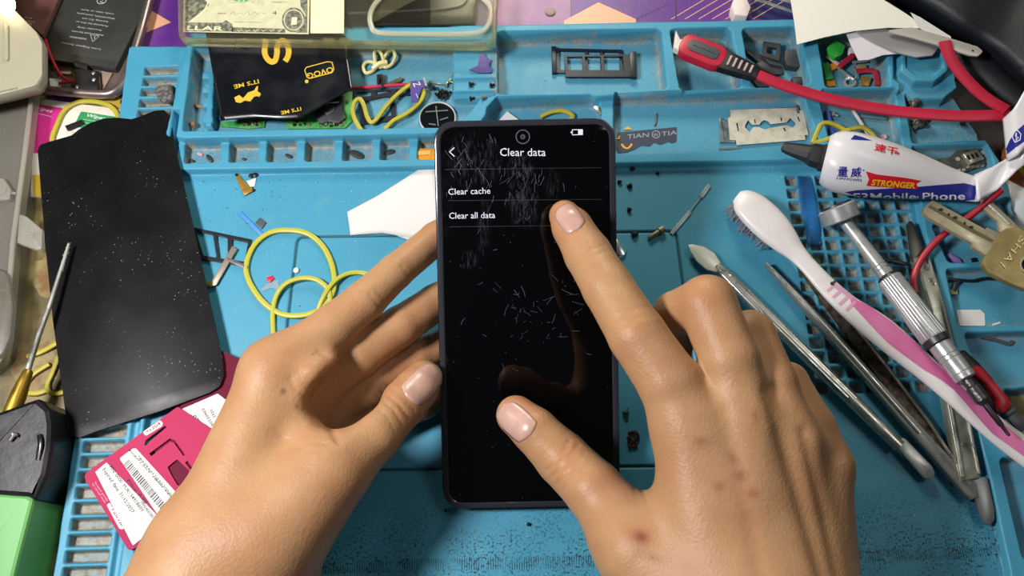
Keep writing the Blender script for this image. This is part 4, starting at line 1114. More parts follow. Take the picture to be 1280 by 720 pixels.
# large S, turned on its side
def thick(pts, wd):
    s_ = spline([Vector((x, y, 0)) for x, y in pts], False, 6); a, c = [], []
    for i, p in enumerate(s_):
        d = s_[min(i + 1, len(s_) - 1)] - s_[max(i - 1, 0)]; d.normalize(); n = Vector((-d.y, d.x, 0)) * wd / 2
        a.append((p.x + n.x, p.y + n.y)); c.append((p.x - n.x, p.y - n.y))
    return a, c
a, c = thick([(333, 50), (331, 60), (332, 70), (338, 77), (344, 76), (346.5, 66), (346.5, 58), (352, 51.5), (358, 54), (361, 63), (360, 71), (356.5, 77)], 7)
for i in range(len(a) - 1): decal(b, bvf, [a[i], a[i + 1], c[i + 1], c[i]], lift=.00025, mx_=6)
b.build('gold_print', gold, fm, smooth=0)

# --- clear phone case over it
pc = thing('phone_case', W(420, 20, 9), 'yellowed clear phone case lying open side up at the back of the mat', 'phone case')
clear = M('case_clear', '#d9d39a', .12, trans=.82, alpha=.62, ior=1.3)
ol = fillet(poly([(221, -60), (223, 52), (620, 58), (625, -60)], 14), .0075, 8)
ol = ccw(ol); iz_ = inset(ol, .0026); b = MB()
zz = lambda ps, z: [Vector((q.x, q.y, z * .001)) for q in ps]
b.rings([zz(inset(ol, .0012), 9), zz(ol, 10.2), zz(ol, 13.8), zz(inset(ol, .0008), 14.8), zz(inset(ol, .0018), 14.8), zz(iz_, 14.0), zz(iz_, 10.2)], cap=False, close=True)
b.build('rim', clear, pc)
b = MB(); hole = fillet(poly([(464, -66), (463, 42), (613, 43), (614, -66)], 9.2), .006, 6)
b.plate([inset(ol, .0014), hole], 9.0, .9); b.build('back_panel', M('case_thin', '#e3e0b8', .1, trans=.9, alpha=.28, ior=1.2), pc)
b = MB(); P = sp3([(486, -12, 11), (470, 4, 11), (463, 18, 11), (464, 32, 11), (474, 41, 11), (520, 42.5, 11), (580, 42.5, 11), (602, 39, 11), (612, 28, 11), (614, 12, 11), (606, 0, 11), (592, -10, 11)], 8); b.tube(P, PX(3.4, P[0]), 10, flat=.9, up=(0, 0, 1)); b.build('camera_cutout_rim', M('case_edge', '#e6e3c8', .15, trans=.5, alpha=.75), pc)
for x in (405, 425):
    b = MB(); b.prism(fillet(poly([(x, 50), (x + 14, 50), (x + 14, 54), (x, 54)], 13), .0005, 3), 11, 15, .4); b.build('button_bump', clear, pc)
# --- dollar bill inside the case
db = thing('banknote', W(300, 20, 10), 'one dollar banknote lying face up inside the clear case', 'banknote')
bz = 10.1
def bq(pts, z): return poly(pts, z)
b = MB(); b.prism(bq([(230, -70), (229, 40), (386, 43), (389, -70)], bz), bz, bz + .15); npp = b.build('paper', M('note_paper', '#d2d0ac', .7, var=(200, '#c3c39e', .4, .7)), db)
inkg = M('note_ink', '#55574a', .7, var=(500, '#8c8e78', .42, .6)); b = MB(); z1 = bz + .15
for pts in ([(231, -70), (243, -70), (254, -2), (262, 6), (247, 18), (236, 27), (231, 28)], [(231, 28), (278, 28.5), (282, 25), (290, 30), (292, 39.5), (231, 39)], [(290, 34), (356, 36), (357, 41), (290, 40)], [(366, -70), (385, -70), (384, 41), (370, 41), (380, 30), (382, 18), (376, 8)]):
    b.prism(bq(pts, z1), z1, z1 + .03)
cx, cy = 367, 25
P_ = [W(cx + x, cy + y, z1) for x, y in ell(0, 0, 14.5, 15.5, 28)]; Q_ = [W(cx + x, cy + y, z1) for x, y in ell(0, 0, 12.6, 13.4, 28)]
b.plate([P_, Q_], z1 + .04, .03)
P_ = [W(cx + x, cy + y, z1) for x, y in ell(0, 0, 11, 12, 28)]; b.prism(P_, z1 + .04, z1 + .07)
ribbon_tex('4', b, (340, 18.5), (345.6, 18.5), z1, 6.2)
P = sp3([(288, 18, z1), (292, 15, z1), (295, 19, z1), (300, 16, z1), (305, 18, z1), (310, 14, z1), (312, 19, z1), (318, 15, z1), (322, 18, z1), (326, 16, z1), (332, 17, z1)], 4); b.tube(P, .00010, 4, flat=.3, up=(0, 0, 1))
ribbon_tex('Secretary of the Treasury', b, (294, 28), (327, 28.5), z1, 1.6); ribbon_tex('SERIES', b, (272, 17.5), (283, 17.5), z1, 1.8); ribbon_tex('WASHINGTON', b, (339, 3.5), (358, 3.5), z1, 2.0); b.build('engraving', inkg, npp)
b = MB(); wt = M('note_light', '#dedfb8', .7); ribbon_tex('LLAR', b, (233, 37.4), (279, 38.4), z1 + .05, 6.4, bold=.02); ribbon_tex('1', b, (363.6, 31), (370.6, 31), z1 + .08, 12)
P = sp3([(262, -6, z1 + .05), (258, 8, z1 + .05), (250, 18, z1 + .05), (240, 26, z1 + .05)], 5); b.tube(P, .00035, 4, flat=.2, up=(0, 0, 1))
for i in range(6): ribbon_tex('V', b, (296 + i * 10, 39.6), (302 + i * 10, 39.8), z1 + .05, 3)
b.build('light_lettering', wt, npp)
b = MB(); b.prism([W(302 + x, -6 + y, z1) for x, y in ell(0, 0, 15, 9, 28)], z1, z1 + .04); b.build('green_seal', M('note_green', '#3f9a63', .7, var=(700, '#86b88c', .4, .6)), npp)
b = MB(); ribbon_tex('ONE', b, (283, 4), (331, 4), z1 + .02, 11, bold=.01); b.build('faint_lettering', M('note_faint', '#bfc19c', .7), npp)
cdp = simple('paper_card', MB().prism(poly([(389, -70), (388, 42), (430, 42), (431, -70)], 10.4), 10.4, 10.7).prism(poly([(395, -70), (394, 38), (425, 38), (426, -70)], 10.7), 10.7, 10.8), [M('card_cream', '#dfdcbb', .6)], 'cream paper card standing beside the banknote in the clear case', 'card')
# --- black device beneath
pd = thing('plastic_device', W(520, 10, -5), 'black rounded plastic device under the camera hole of the clear case', 'device')
b = MB(); b.prism(fillet(poly([(433, -80), (433, 31), (560, 31), (594, 22), (600, -80)], 6), [0, .002, .01, .006, 0], 6), -5, 6.5, 2.2); b.build('shell', M('device_black', '#191a1c', .3), pd)
b = MB(); b.tube(sp3([(434, 17, 7), (500, 14, 7), (560, 10, 7), (582, 2, 7), (586, -20, 7)]), .0006, 8); b.build('groove_highlight', M('device_grey', '#55575a', .3), pd)  # groove line in paler grey, a highlight painted along the shell

# --- circuit boards under the bag
def pcb(name_label, outl_, comps, z, seed, group=None):
    t = thing('circuit_board', W(*outl_[0], z), name_label, 'circuit board', group)
    b = MB(); b.prism(poly(outl_, z), z, z + .9, .1); b.build('board', M('pcb_green', '#2c8a3c', .45, var=(300, '#4d9a4a', .45, .6)), t)
    r = random.Random(seed); b = MB(); c = MB()
    for (x0, y0, x1, y1, n) in comps:
        for i in range(n):
            x, y = r.uniform(x0, x1), r.uniform(y0, y1); s_ = r.uniform(1.0, 2.8)
            (b if r.random() < .6 else c).prism(poly([(x, y), (x + s_ * 1.4, y), (x + s_ * 1.4, y + s_), (x, y + s_)], z + 1), z + .9, z + .9 + r.uniform(.4, 1.0))
    b.build('solder_parts', M('tin', '#b3a983', .35, .7), t); c.build('chip_parts', blk, t)
    return t
pcb('small green circuit board strip peeking from under the film bag', [(300, 152), (333, 143), (331, 160), (312, 162), (277, 159), (276, 154)], [(304, 151, 326, 156, 14)], -2.4, 1)
t = pcb('larger green circuit board with a black coil, half under the film bag', [(354, 150), (361, 162), (432, 161), (441, 152), (441, 108), (400, 116), (372, 138)], [(362, 150, 386, 156, 16), (398, 152, 430, 158, 20), (405, 120, 436, 126, 8)], -2.4, 2)
b = MB(); b.prism(fillet(poly([(392, 146), (398, 126), (412, 116), (430, 118), (428, 136), (432, 148), (424, 154), (410, 152), (402, 155)], 0), .001, 3), -1.5, .6, .3); brk_ = b.build('bracket', M('metal_gunmetal', '#55585c', .4, .6), t)
b = MB(); p = W(411, 137, .6)
b.lathe(p, p + Vector((0, 0, 1)), [(0, .0032), (.0006, .0032), (.0008, .0024), (.0005, .0022), (.0005, .0014), (.0010, .0013), (.0010, .0003)], 24); b.build('coil', M('coil_grey', '#6a6d70', .35, .6), brk_)
b = MB(); b.tube([W(400, 130, 1), W(424, 127, 1)], .0005, 6); b.build('clip', steel, t)

# --- odds and ends in the big back pocket
ZF = -2.4
cr_m = M('rubber_cream', '#e0d69a', .45, sss=.1)
b = MB(); rr_ = PX(2.2, W(470, 76, 0))
b.tube(sp3([(454, 84, -1), (458, 78, -1), (466, 78, -1), (470, 84, -1), (464, 90, -1), (457, 91, -1)], 6, True), rr_, 8, closed=True)
b.tube(sp3([(470, 80, 0), (468, 68, 1), (470, 62, 1), (476, 66, 1), (480, 78, 1), (476, 84, 0)], 6, True), rr_, 8, closed=True)
b.tube(sp3([(478, 80, 0), (484, 66, 1), (491, 63, 1), (494, 70, 1), (490, 80, 0), (482, 84, 0)], 6, True), rr_, 8, closed=True)
b.tube(sp3([(466, 86, 0), (474, 80, 1.6), (484, 78, 1.4)], 6), rr_ * 1.5, 8)
simple('rubber_band', b, cr_m, 'cream knotted rubber band in the back pocket', 'rubber band')
b = MB(); b.tube(sp3([(268, 111, -1), (340, 111, -1), (440, 110, -1), (480, 107.5, -1), (514, 105.5, -1)]), PX(2.2, W(480, 108, -1)), 8); simple('plastic_stick', b, M('stick_red', '#c2264a', .35), 'thin red plastic stick running behind the film bag', 'stick')
def tray(label, tl, tr, br_, bl_, holes, z, th=1.2, mat_=None, tabs=(), rr=.0005, group=None):
    t = thing('sim_tray', W(*tl, z), label, 'sim tray', group); q = bil(tl, tr, br_, bl_, z + th)
    b = MB(); b.plate([ccw(uvrect(q, 0, 0, 1, 1, rr))] + [ccw(uvrect(q, *h_, rr * .8)) for h_ in holes], z, th, .1); b.build('frame', mat_ or M('tray_black', '#262a33', .4, .3), t)
    for (u0, v0, u1, v1, h_) in tabs:
        b = MB(); b.prism(uvrect(q, u0, v0, u1, v1), z, z + h_, .3); b.build('end_cap', mat_ or M('tray_black', '#262a33', .4, .3), t)
    return t
tray('black sim tray lying under the yellow rubber loop in the back pocket', (448, 124), (492, 113), (496, 150), (452, 156), [(.14, .14, .86, .82)], ZF, 1.0)
tray('narrow black sim tray beside the red plastic stick', (441, 113), (520, 109), (521, 118), (442, 124), [(.05, .25, .28, .75), (.36, .25, .6, .75), (.68, .25, .94, .75)], ZF + .2, 1.0)
tray('black sim tray, upper of the overlapping pair in the back pocket', (691, 60), (778, 62), (778, 91), (692, 91), [(.09, .10, .46, .88), (.50, .10, .68, .88), (.72, .10, .96, .88)], ZF, 1.2, tabs=((-.02, -.03, .05, 1.03, 2.2),))
tray('black sim tray, lower of the overlapping pair with its end cap', (705, 69), (795, 68), (796, 96), (707, 96), [(.04, .08, .25, .78), (.29, .08, .51, .78), (.55, .08, .82, .78)], ZF + 1.3, 1.2, tabs=((.91, -.08, 1.0, 1.04, 2.2),))
b = MB(); b.prism(poly([(471, 93), (478, 92), (481, 95), (480, 110), (476, 110), (476, 98), (474, 98), (474, 108), (471, 104)], 0), ZF, 0, .3); simple('clip', b, blk, 'small black bent clip standing by the red stick', 'clip')
b = MB(); b.prism(poly([(483, 103), (500, 95), (504, 97), (500, 101), (484, 106)], 0), ZF, -.6, .3); simple('metal_part', b, M('part_olive', '#5b6258', .45, .4), 'small olive metal piece beside the bent clip', 'part')
band([(452, 164, 0), (444, 150, .5), (441, 138, 1), (444, 127, 1.5), (450, 124, 1.5), (455, 132, 1.2), (459, 146, .8), (464, 153, .6), (471, 149, .8), (482, 134, 1), (496, 119, 1.2), (512, 107, 1.4), (524, 104, 1.2), (530, 112, 1.0), (526, 126, .8), (510, 141, .4), (492, 151, 0), (481, 162, 0)], 2.8, 'yellow rubber loop twisted beside the round lens in the back pocket')
pl = thing('flex_label', W(522, 112, 0), 'purple label scrap with a white letter, lying on the yellow loop', 'label')
b = MB(); b.prism(poly([(513, 101.5), (528, 100), (534, 109), (527, 110), (521, 127), (514, 128), (513, 114)], 3), 2.6, 3.0); b.build('scrap', M('label_purple', '#4b3f8c', .4), pl)
b = MB(); ribbon_tex('N', b, (518, 109), (526, 106), 3.05, 6); b.tube([W(520, 117, 3.05), W(523, 123, 3.05)], .0002, 4); b.build('lettering', white_p, pl)
b = MB(); b.prism(poly([(529, 98), (531.5, 98), (534, 108), (531.5, 108)], 3), 3.0, 3.6); b.build('silver_edge', steel, pl)
ln = thing('camera_lens', W(548, 146, -2.5), 'round dark lens with a white rim in the back pocket', 'lens')
p = W(547, 148, -1.5); r0 = PX(23, p); b = MB(); b.lathe(p, p + Vector((0, 0, 1)), [(-.001, r0), (.0009, r0), (.0012, r0 * .98), (.0011, r0 * .955), (.0006, r0 * .945)], 40); b.build('rim', M('lens_rim', '#cfd8d4', .35), ln)
b = MB(); b.lathe(p, p + Vector((0, 0, 1)), [(-.001, r0 * .94), (.0006, r0 * .94), (.0009, r0 * .6), (.0010, .0002)], 32); b.build('glass', M('lens_glass', '#101416', .08), ln)
b = MB()
for (x0, y0, x1, y1) in ((532, 140, 560, 138), (545, 133, 548, 158), (550, 150, 560, 147), (536, 155, 545, 156)): b.tube([W(x0, y0, .2), W(x1, y1, .2)], .0004, 6)
b.build('contacts', M('lens_metal', '#7d8583', .4, .6), ln)
# screws
scr = [(577, 88, 584, 80, 6), (590, 90, 582, 83, 6), (565, 96, 571, 86, 7), (572, 92, 566, 88, 5), (536, 103, 552, 106, 9), (556, 108, 562, 100, 7), (562, 100, 570, 107, 7), (574, 104, 564, 112, 7), (582, 105, 576, 104, 5), (560, 103, 565, 99, 4)]
for i, (x0, y0, x1, y1, L_) in enumerate(scr):
    a = W(x0, y0, -1.2); d = W(x1, y1, -1.2) - a
    o = screw_mesh(a, d, d.length, .00055, .0012).build('screw', M('screw_brass', '#c9c3a4', .3, .9), loc=a)
    tag(o, 'tiny silver screw in the heap beside the yellow loop', 'screw', 'silver screws in the back pocket')
for i in range(9):
    x, y = 553 + random.gauss(0, 5), 116 + random.gauss(0, 3.6); a = W(x, y, -1.4 + i * .2); an = random.uniform(0, 6.28); d = Vector((math.cos(an), math.sin(an), random.uniform(-.2, .4)))
    o = screw_mesh(a, d, .0030, .0006, .0013).build('screw', M('screw_black', '#2a2826', .4, .6), loc=a)
    tag(o, 'tiny black screw in the dark heap above the round lens', 'screw', 'black screws in the back pocket')
for (x, y, lab) in ((586, 106, 'dark screw nut standing beside the silver screws'), (612, 107, 'dark screw on the step near the tray wall'), (587, 124, 'dark screw lying on the rim of the tray'), (602, 123, 'pale screw lying on the rim of the tray')):
    z = 8.4 if y > 120 else 4.5
    a = W(x, y, z); o = screw_mesh(a, Vector((1, .2, 0)), .003, .0008, .0014).build('screw', M('screw_black', '#2a2826') if 'dark' in lab else steel_d, loc=a); tag(o, lab, 'screw')
b = MB(); b.prism(poly([(586, 85), (597, 80), (599, 66), (605, 64), (608, 70), (614, 73), (611, 80), (616, 85), (612, 89), (598, 89)], 6), 4.2, 4.6); simple('plastic_scrap', b, M('label_purple', '#4b3f8c'), 'torn purple plastic scrap on the step of the back tray', 'scrap')
fx = thing('flex_connector', W(528, 192, 0), 'orange flex connector tucked beside the phone in the slot row', 'connector')
b = MB(); b.prism(poly([(515, 185), (545, 184), (545, 199), (515, 199)], 3), -1.2, 2.4, .3); b.build('body', M('orange_plastic', '#d78f1f', .45), fx)
b = MB(); b.prism(poly([(520, 189), (538, 188), (538, 193), (520, 194)], 2.5), 2.4, 2.7); b.build('strip', M('orange_pale', '#e0b25a', .5), fx)
band([(676, 146, -1), (690, 140, -1), (705, 139, -1), (716, 146, -1), (700, 158, -1)], 2.8, 'yellow rubber band in the pocket behind the phone top')
b = MB(); b.prism(poly([(622, 150), (634, 137), (648, 147)], 1), -1.4, -.6); simple('paper_scrap', b, white_p, 'white paper scrap in the pocket behind the phone', 'scrap')
b = MB(); b.prism(poly([(741, 134), (746, 132), (752, 141), (749, 144)], 4.6), 4.2, 4.8, .1); simple('foil_scrap', b, M('foil', '#d8dad6', .25, .9), 'silver foil scrap on the ridge above the phone corner', 'scrap')

# --- label strip, razor blade and its sleeve
tl_ = thing('label_strip', W(810, 175, -2), 'torn dark grey label strip with outlined lettering beside the phone corner', 'label')
b = MB(); b.prism(poly([(772, 165), (846, 158), (846, 176), (840, 178), (836, 176), (826, 180), (818, 177), (812, 182), (802, 181), (793, 186), (783, 190), (773, 190), (769, 182)], -1), -1.85, -1.55); b.build('strip', M('label_dark', '#343a4d', .45), tl_)
b = MB()
for s, a, c in (('TIAN', (785, 173.5), (812, 171)), ('TIA', (828, 170), (846, 168))): ribbon_tex(s, b, a, c, -1.5, 6.2, shear=.15)
P = [W(820 + x, 168 + y, -1.5) for x, y in ell(0, 0, 5.5, 5, 10)]; b.plate([P, [W(820 + x, 168 + y, -1.5) for x, y in ell(0, 0, 4.6, 4.1, 10)]], -1.5, .05); ribbon_tex('W', b, (816.6, 171), (823.5, 170.4), -1.5, 5)
b.build('lettering', M('print_silver', '#9aa0a8', .5), tl_)
b = MB(); b.tube(sp3([(777, 180, -1.4), (781, 184.5, -1.4), (786, 185, -1.4), (790, 180, -1.4)]), .0006, 8, flat=.4, up=(0, 0, 1)); b.prism(poly([(779, 162), (785, 158), (791, 162)], -1.4), -1.6, -1.3); b.prism(poly([(770, 174), (775, 169), (775, 174)], -1.4), -1.6, -1.3); b.build('orange_print', M('print_orange', '#d9a33a', .5), tl_)
simple('bent_pin', MB().tube(sp3([(820.5, 142, -1.4), (820, 150, -1.4), (819, 156, -1.4), (817.5, 156, -1.4)]), .0005, 6), steel_d, 'bent steel pin in the shallow pocket above the dark label strip', 'pin')
b = MB(); b.prism(poly([(899, 148), (903, 147), (905, 174), (919, 174), (919, 178), (900, 178)], -1), -1.85, -.8, .1); b.prism(poly([(920, 137), (996, 133), (997, 141), (920, 143)], -1), -1.85, -1.2, .1); b.prism(poly([(903, 150), (920, 149), (921, 175), (904, 175)], -1), -1.85, -1.3, .1); b.prism(poly([(994, 132), (997, 132), (999, 142), (996, 142)], -1), -1.85, -.3)
simple('blade_sleeve', b, M('sleeve', '#7a8a8c', .3, .3, var=(200, '#4f5f62', .42, .6)), 'thin metal sleeve lying under the razor blade', 'sleeve')
q = bil((909, 137.5), (1003, 133.5), (1013, 174), (913, 182), -.6)
b = MB(); o_ = [q(.04, 0), q(.93, .02), q(.945, .10), q(1.0, .12), q(.99, .86), q(.94, .86), q(.94, 1.0), q(.08, 1.0), q(.075, .86), q(.0, .84), q(-.0, .22), q(.035, .20)]
def dia(u, v, a, c): return [q(u - a, v), q(u, v - c), q(u + a, v), q(u, v + c)]
slots = [[q(.21, .46), q(.21, .53), q(.26, .66), q(.31, .53), q(.39, .53), q(.42, .58), q(.47, .62), q(.52, .58), q(.70, .54), q(.76, .54), q(.81, .62), q(.86, .52), q(.86, .46), q(.81, .32), q(.75, .45), q(.54, .47), q(.52, .38), q(.47, .34), q(.42, .40), q(.40, .46), q(.31, .46), q(.26, .32)],
         [q(.10, .38), q(.12, .38), q(.13, .62), q(.11, .62)], [q(.325, .36), q(.345, .36), q(.355, .66), q(.335, .66)][::1] and [q(.34, .30), q(.355, .30), q(.355, .42), q(.34, .42)], [q(.68, .30), q(.70, .30), q(.70, .40), q(.68, .40)], [q(.90, .30), q(.92, .30), q(.93, .44), q(.91, .44)], [q(.69, .60), q(.715, .60), q(.72, .70), q(.70, .70)]]
b.plate([o_] + slots, -.9, .25); simple('razor_blade', b, M('blade_steel', '#d8d5c4', .34, .15, var=(160, '#beb9a4', .45, .65)), 'double edged razor blade with slotted middle, stained, in the shallow pocket', 'razor blade')
for (x0, y0, x1, y1, lab) in ((899, 184, 925, 186.5, 'dark metal sliver below the razor blade sleeve'), (942, 184, 975, 187, 'longer dark metal sliver below the razor blade')):
    simple('metal_sliver', MB().prism(poly([(x0, y0 + 1), (x1, y0), (x1, y1 - .5), (x0, y1 + 1)], -1), -1.85, -1.2), steel_d, lab, 'scrap')

# --- red flat cable with its plug
fc = thing('flat_cable', W(940, 90, 6), 'red flat cable with a red and grey plug, looping across the mat pockets', 'cable')
redc = M('cable_red', '#c01f3f', .45, var=(60, '#b01a38', .4, .7))
def ribbon(mb, pts, wpx, th=.0022, n=8):
    P = sp3(pts, n); mb.tube(P, PX(wpx / 2, P[0]), 12, flat=th / (2 * PX(wpx / 2, P[0])), up=(0, 0, 1), power=3.2)
b = MB(); ribbon(b, [(940, 90, 10), (962, 100, 10.2), (990, 110, 10), (1030, 122, 9.6), (1070, 131, 9.5), (1110, 137.5, 10), (1150, 142, 11), (1200, 145, 12), (1262, 144, 14)], 15.5)
b.build('cord', redc, fc)
b = MB(); ribbon(b, [(1181, 52, 16), (1186, 68, 15), (1196, 85, 14), (1212, 104, 13.5), (1232, 122, 14), (1258, 138, 15)], 16); b.build('cord', redc, fc)
ax0, ax1 = W(848, 54, 10), W(944, 92, 10); fd = (ax1 - ax0).normalized(); fr_ = frame(ax0, fd, Vector((0, 0, 1)).cross(fd)); k_ = (ax1 - ax0).length / 103
def fpt(x, y, z): return fr_ @ Vector((x * k_, y * k_, z * .001))
def flatbody(mb, loop, z0, z1, bev=.6):
    mb.prism([fpt(x, y, 0) for x, y in loop], 10 + z0, 10 + z1, bev)
b = MB(); flatbody(b, [(-9, -9), (-3, -13), (10, -14), (12, 12), (4, 14), (-4, 8)], -2, 2.0); 
b = MB(); flatbody(b, [(-10, 14), (-2, -12), (14, -14), (14, 12), (0, 4)], -2.2, 1.8); b.build('white_tip', M('tip_white', '#d6d4cb', .45), fc)
b = MB(); flatbody(b, rrect(2, -17, 62, 17, 14, 8), -2.6, 2.6, 1.2); plg = b.build('plug_body', redc, fc)
b = MB(); flatbody(b, rrect(12, -8.5, 53, 8.5, 8, 8), 2.6, 3.2, .3); gin = b.build('grip_inlay', M('grip_grey', '#4a4d52', .55), plg)
b = MB(); pz_ = .01322
for i in range(9):
    x = 19 + i * 3.4; a_, c_ = fpt(x, -1.5, 0), fpt(x + 2.2, 1.5 - (i % 3), 0); a_.z = c_.z = pz_; b.tube([a_, c_], .00018, 4)
b.build('embossed_mark', M('grip_dark', '#26282c', .5), fc)
b = MB(); flatbody(b, [(58, -15), (100, -10), (106, -9), (106, 9), (100, 10), (58, 15)], -2.2, 2.0, .8); srl = b.build('strain_relief', blk, fc)
b = MB()
for i in range(5): flatbody(b, rrect(66 + i * 7.2, -7.5 + i * .4, 69 + i * 7.2, 7.5 - i * .4, .8, 3), 2.0, 2.7, .2)
b.build('relief_ribs', M('rib_grey', '#b9a3a8', .5), srl)

# --- black plastic pieces in the narrow pocket
grey_b = M('plastic_charcoal', '#303336', .5, var=(150, '#3c4043', .4, .7)); ZF = -2.4
t = thing('camera_bracket', W(965, 62, ZF), 'black open bracket frame lying on the other charcoal pieces', 'bracket')
q = bil((954, 52), (976, 55), (974, 77), (952, 70), 1.5); b = MB(); b.plate([ccw(uvrect(q, 0, 0, 1, 1, .0008)), ccw(uvrect(q, .25, .3, .8, .75, .0006))], .5, 1.4, .15); b.build('frame', grey_b, t)
b = MB(); b.prism(poly([(952, 68), (974, 75), (978, 83), (962, 80)], 1), -.5, 1.0, .3); b.build('arm', grey_b, t)
for pts, h_, lab in (([(932, 60), (948, 66), (958, 74), (955, 80), (944, 74), (934, 66)], 2, 'slim charcoal plastic arm by the red plug'), ([(946, 78), (964, 72), (980, 84), (978, 92), (966, 93), (950, 86)], 2.2, 'rounded charcoal plastic lump in the middle of the narrow pocket'), ([(982, 62), (1001, 60), (1004, 79), (998, 84), (984, 82), (981, 74)], 4, 'square charcoal block with a pinhole in the narrow pocket'), ([(990, 96), (1006, 95), (1008, 104), (992, 106)], 3, 'small charcoal block at the near edge of the narrow pocket'), ([(938, 98), (956, 101), (964, 107), (948, 109)], 1.5, 'flat charcoal plate under the red cable')):
    simple('plastic_piece', MB().prism(fillet(poly(pts, ZF + h_), .0006, 3), ZF, ZF + h_, .5), grey_b, lab, 'plastic part')
# --- coloured bits in the corner pocket
def bit(name, pts, z0, z1, mat_, lab, cat='part', bev=.3):
    return simple(name, MB().prism(poly(pts, z1), z0, z1, bev), mat_, lab, cat)
gr_ = M('bit_green', '#2fa63c', .35); og = M('bit_orange', '#d08a1e', .45); rd = M('bit_red', '#b3263a', .4); slv = M('bit_silver', '#dadbd6', .28, .8); gldm = M('bit_gold', '#a9803c', .4, .5)
bit('plastic_block', [(1035, 58), (1045, 50), (1057, 57), (1053, 68), (1044, 72), (1037, 66)], -1, 3.5, gr_, 'bright green plastic block, largest green bit in the corner pocket')
bit('plastic_strip', [(1028, 80), (1036, 77), (1042, 98), (1033, 100)], -2.2, -.2, gr_, 'green plastic strip at the side of the corner pocket')
bit('plastic_chip', [(1033, 101), (1043, 100), (1045, 107), (1035, 108)], -2.2, -.6, og, 'orange chip at the near corner of the corner pocket')
bit('plastic_chip', [(1037, 80), (1046, 76), (1048, 84), (1040, 88)], -2.2, -.2, og, 'orange chip between the green pieces in the corner pocket')
bit('bent_tool', [(1048, 80), (1064, 66), (1070, 67), (1069, 71), (1055, 82), (1051, 86)], 0, 1.6, rd, 'red bent plastic arm in the corner pocket')
bit('metal_bar', [(1046, 84), (1049, 83), (1069, 98), (1066, 100)], .2, 1.0, slv, 'slim silver bar crossing the corner pocket')
bit('metal_strip', [(1032, 71), (1035, 69), (1051, 79), (1049, 82)], .0, .6, M('bit_pale', '#c8b9ae', .4), 'pale strip under the green block')
bit('metal_plate', [(1068, 84), (1072, 80), (1083, 80), (1084, 86), (1075, 88)], -2, -.4, M('bit_tan', '#9b8a62', .45), 'tan metal plate in the corner pocket')
bit('sim_pin_card', [(1065, 76), (1084, 74), (1085, 77), (1066, 79)], -.2, .2, slv, 'bright silver strip below the lavender paper')
bit('gold_chip', [(1077, 95), (1090, 97), (1086, 107), (1078, 106)], -2, -.6, gldm, 'gold contact chip at the near edge of the corner pocket')
bit('white_chip', [(1060, 60), (1066, 58), (1070, 66), (1064, 70), (1060, 66)], -1.4, .2, white_p, 'small white chip beside the lavender paper')
b = MB(); b.tube(sp3([(1070, 89, .6), (1088, 88, .6), (1095, 92, .4), (1097, 107, .2)], 5), PX(3.6, W(1080, 90, 0)), 8, flat=.4, up=(0, 0, 1), power=3)
simple('plastic_hook', b, rd, 'red hook shaped strip in the corner pocket', 'part')
t = thing('sim_pin', W(1062, 102, -1), 'silver sim ejector pin with a round eye', 'pin'); b = MB()
P1 = [W(1062 + x, 103 + y, -.5) for x, y in ell(0, 0, 8, 6, 20)]; b.plate([ccw(P1), ccw([W(1062 + x, 103 + y, -.5) for x, y in ell(0, 0, 5, 3.6, 20)])], -1, .8); b.build('eye', slv, t)
b = MB(); b.tube(sp3([(1066, 100, 0), (1070, 96, .4), (1069, 88, .6), (1066, 84, .6), (1069, 80, .6)], 5), .0004, 6); b.build('pin', slv, t)
# --- papers and spatulas at the back corner
def sheet(name, pts, zf, th, mat_, lab, cat='paper', n=6):
    """sheet from a px outline with per-point height"""
    P = [W(x, y, zf) if not callable(zf) else W(x, y, zf(x, y)) for x, y in pts]
    b = MB(); b.rings([P, [p + Vector((0, 0, th * .001)) for p in P]]); return simple(name, b, mat_, lab, cat)
sheet('paper_sheet', [(986, -60), (988, 0), (993, 30), (996, 56), (1030, 47), (1068, 39), (1110, 35), (1159, 36), (1130, 16), (1104, 0), (1080, -60)], 13.5, .3, M('paper_cream', '#ecebe0', .65), 'large blank cream paper sheet at the back corner of the mat')
sheet('folded_paper', [(1055, 36), (1064, 58), (1073, 76), (1086, 75), (1104, 69), (1130, 67), (1150, 60), (1128, 38)], 11.2, .3, M('paper_lavender', '#d9d6de', .65), 'pale lavender paper folded under the steel spatulas')
sheet('paper_strip', [(1138, 16), (1150, 22), (1188, 46), (1190, 54), (1170, 48), (1150, 36)], 14.4, .3, white_p, 'narrow white paper strip at the edge of the black bag')
def spat(lab, pts, z, th, mat_):
    t = thing('spatula', W(*pts[0], z), lab, 'spatula'); b = MB(); b.prism(fillet(poly(pts, z + th), .0016, 4), z, z + th, .25); b.build('blade', mat_, t); return t
spat('wide dark steel spatula with a rounded end, under the narrow one', [(1064, 36), (1100, 34), (1150, 47), (1166, 52), (1173, 60), (1166, 69), (1145, 71.5), (1122, 66), (1092, 52)], 11.8, .8, M('spatula_dark', '#9b9b9b', .35, .3))
t = spat('narrow pale steel spatula pointing at the black bag', [(1102, 38), (1140, 34), (1180, 45), (1222, 58), (1229.5, 64), (1223, 70), (1212, 69), (1172, 56), (1140, 47)], 14.0, .9, M('spatula_pale', '#bdbbb0', .4, .2))
b = MB(); p = W(1216, 63.5, 15); b.lathe(p, p + Vector((0, 0, 1)), [(0, .0005), (.0002, .0005), (.0001, .0003)], 10); b.build('pinhole', blk, t)
t = thing('tweezers', W(960, 5, 0), 'steel tweezers lying at the back edge behind the cream paper', 'tweezers')
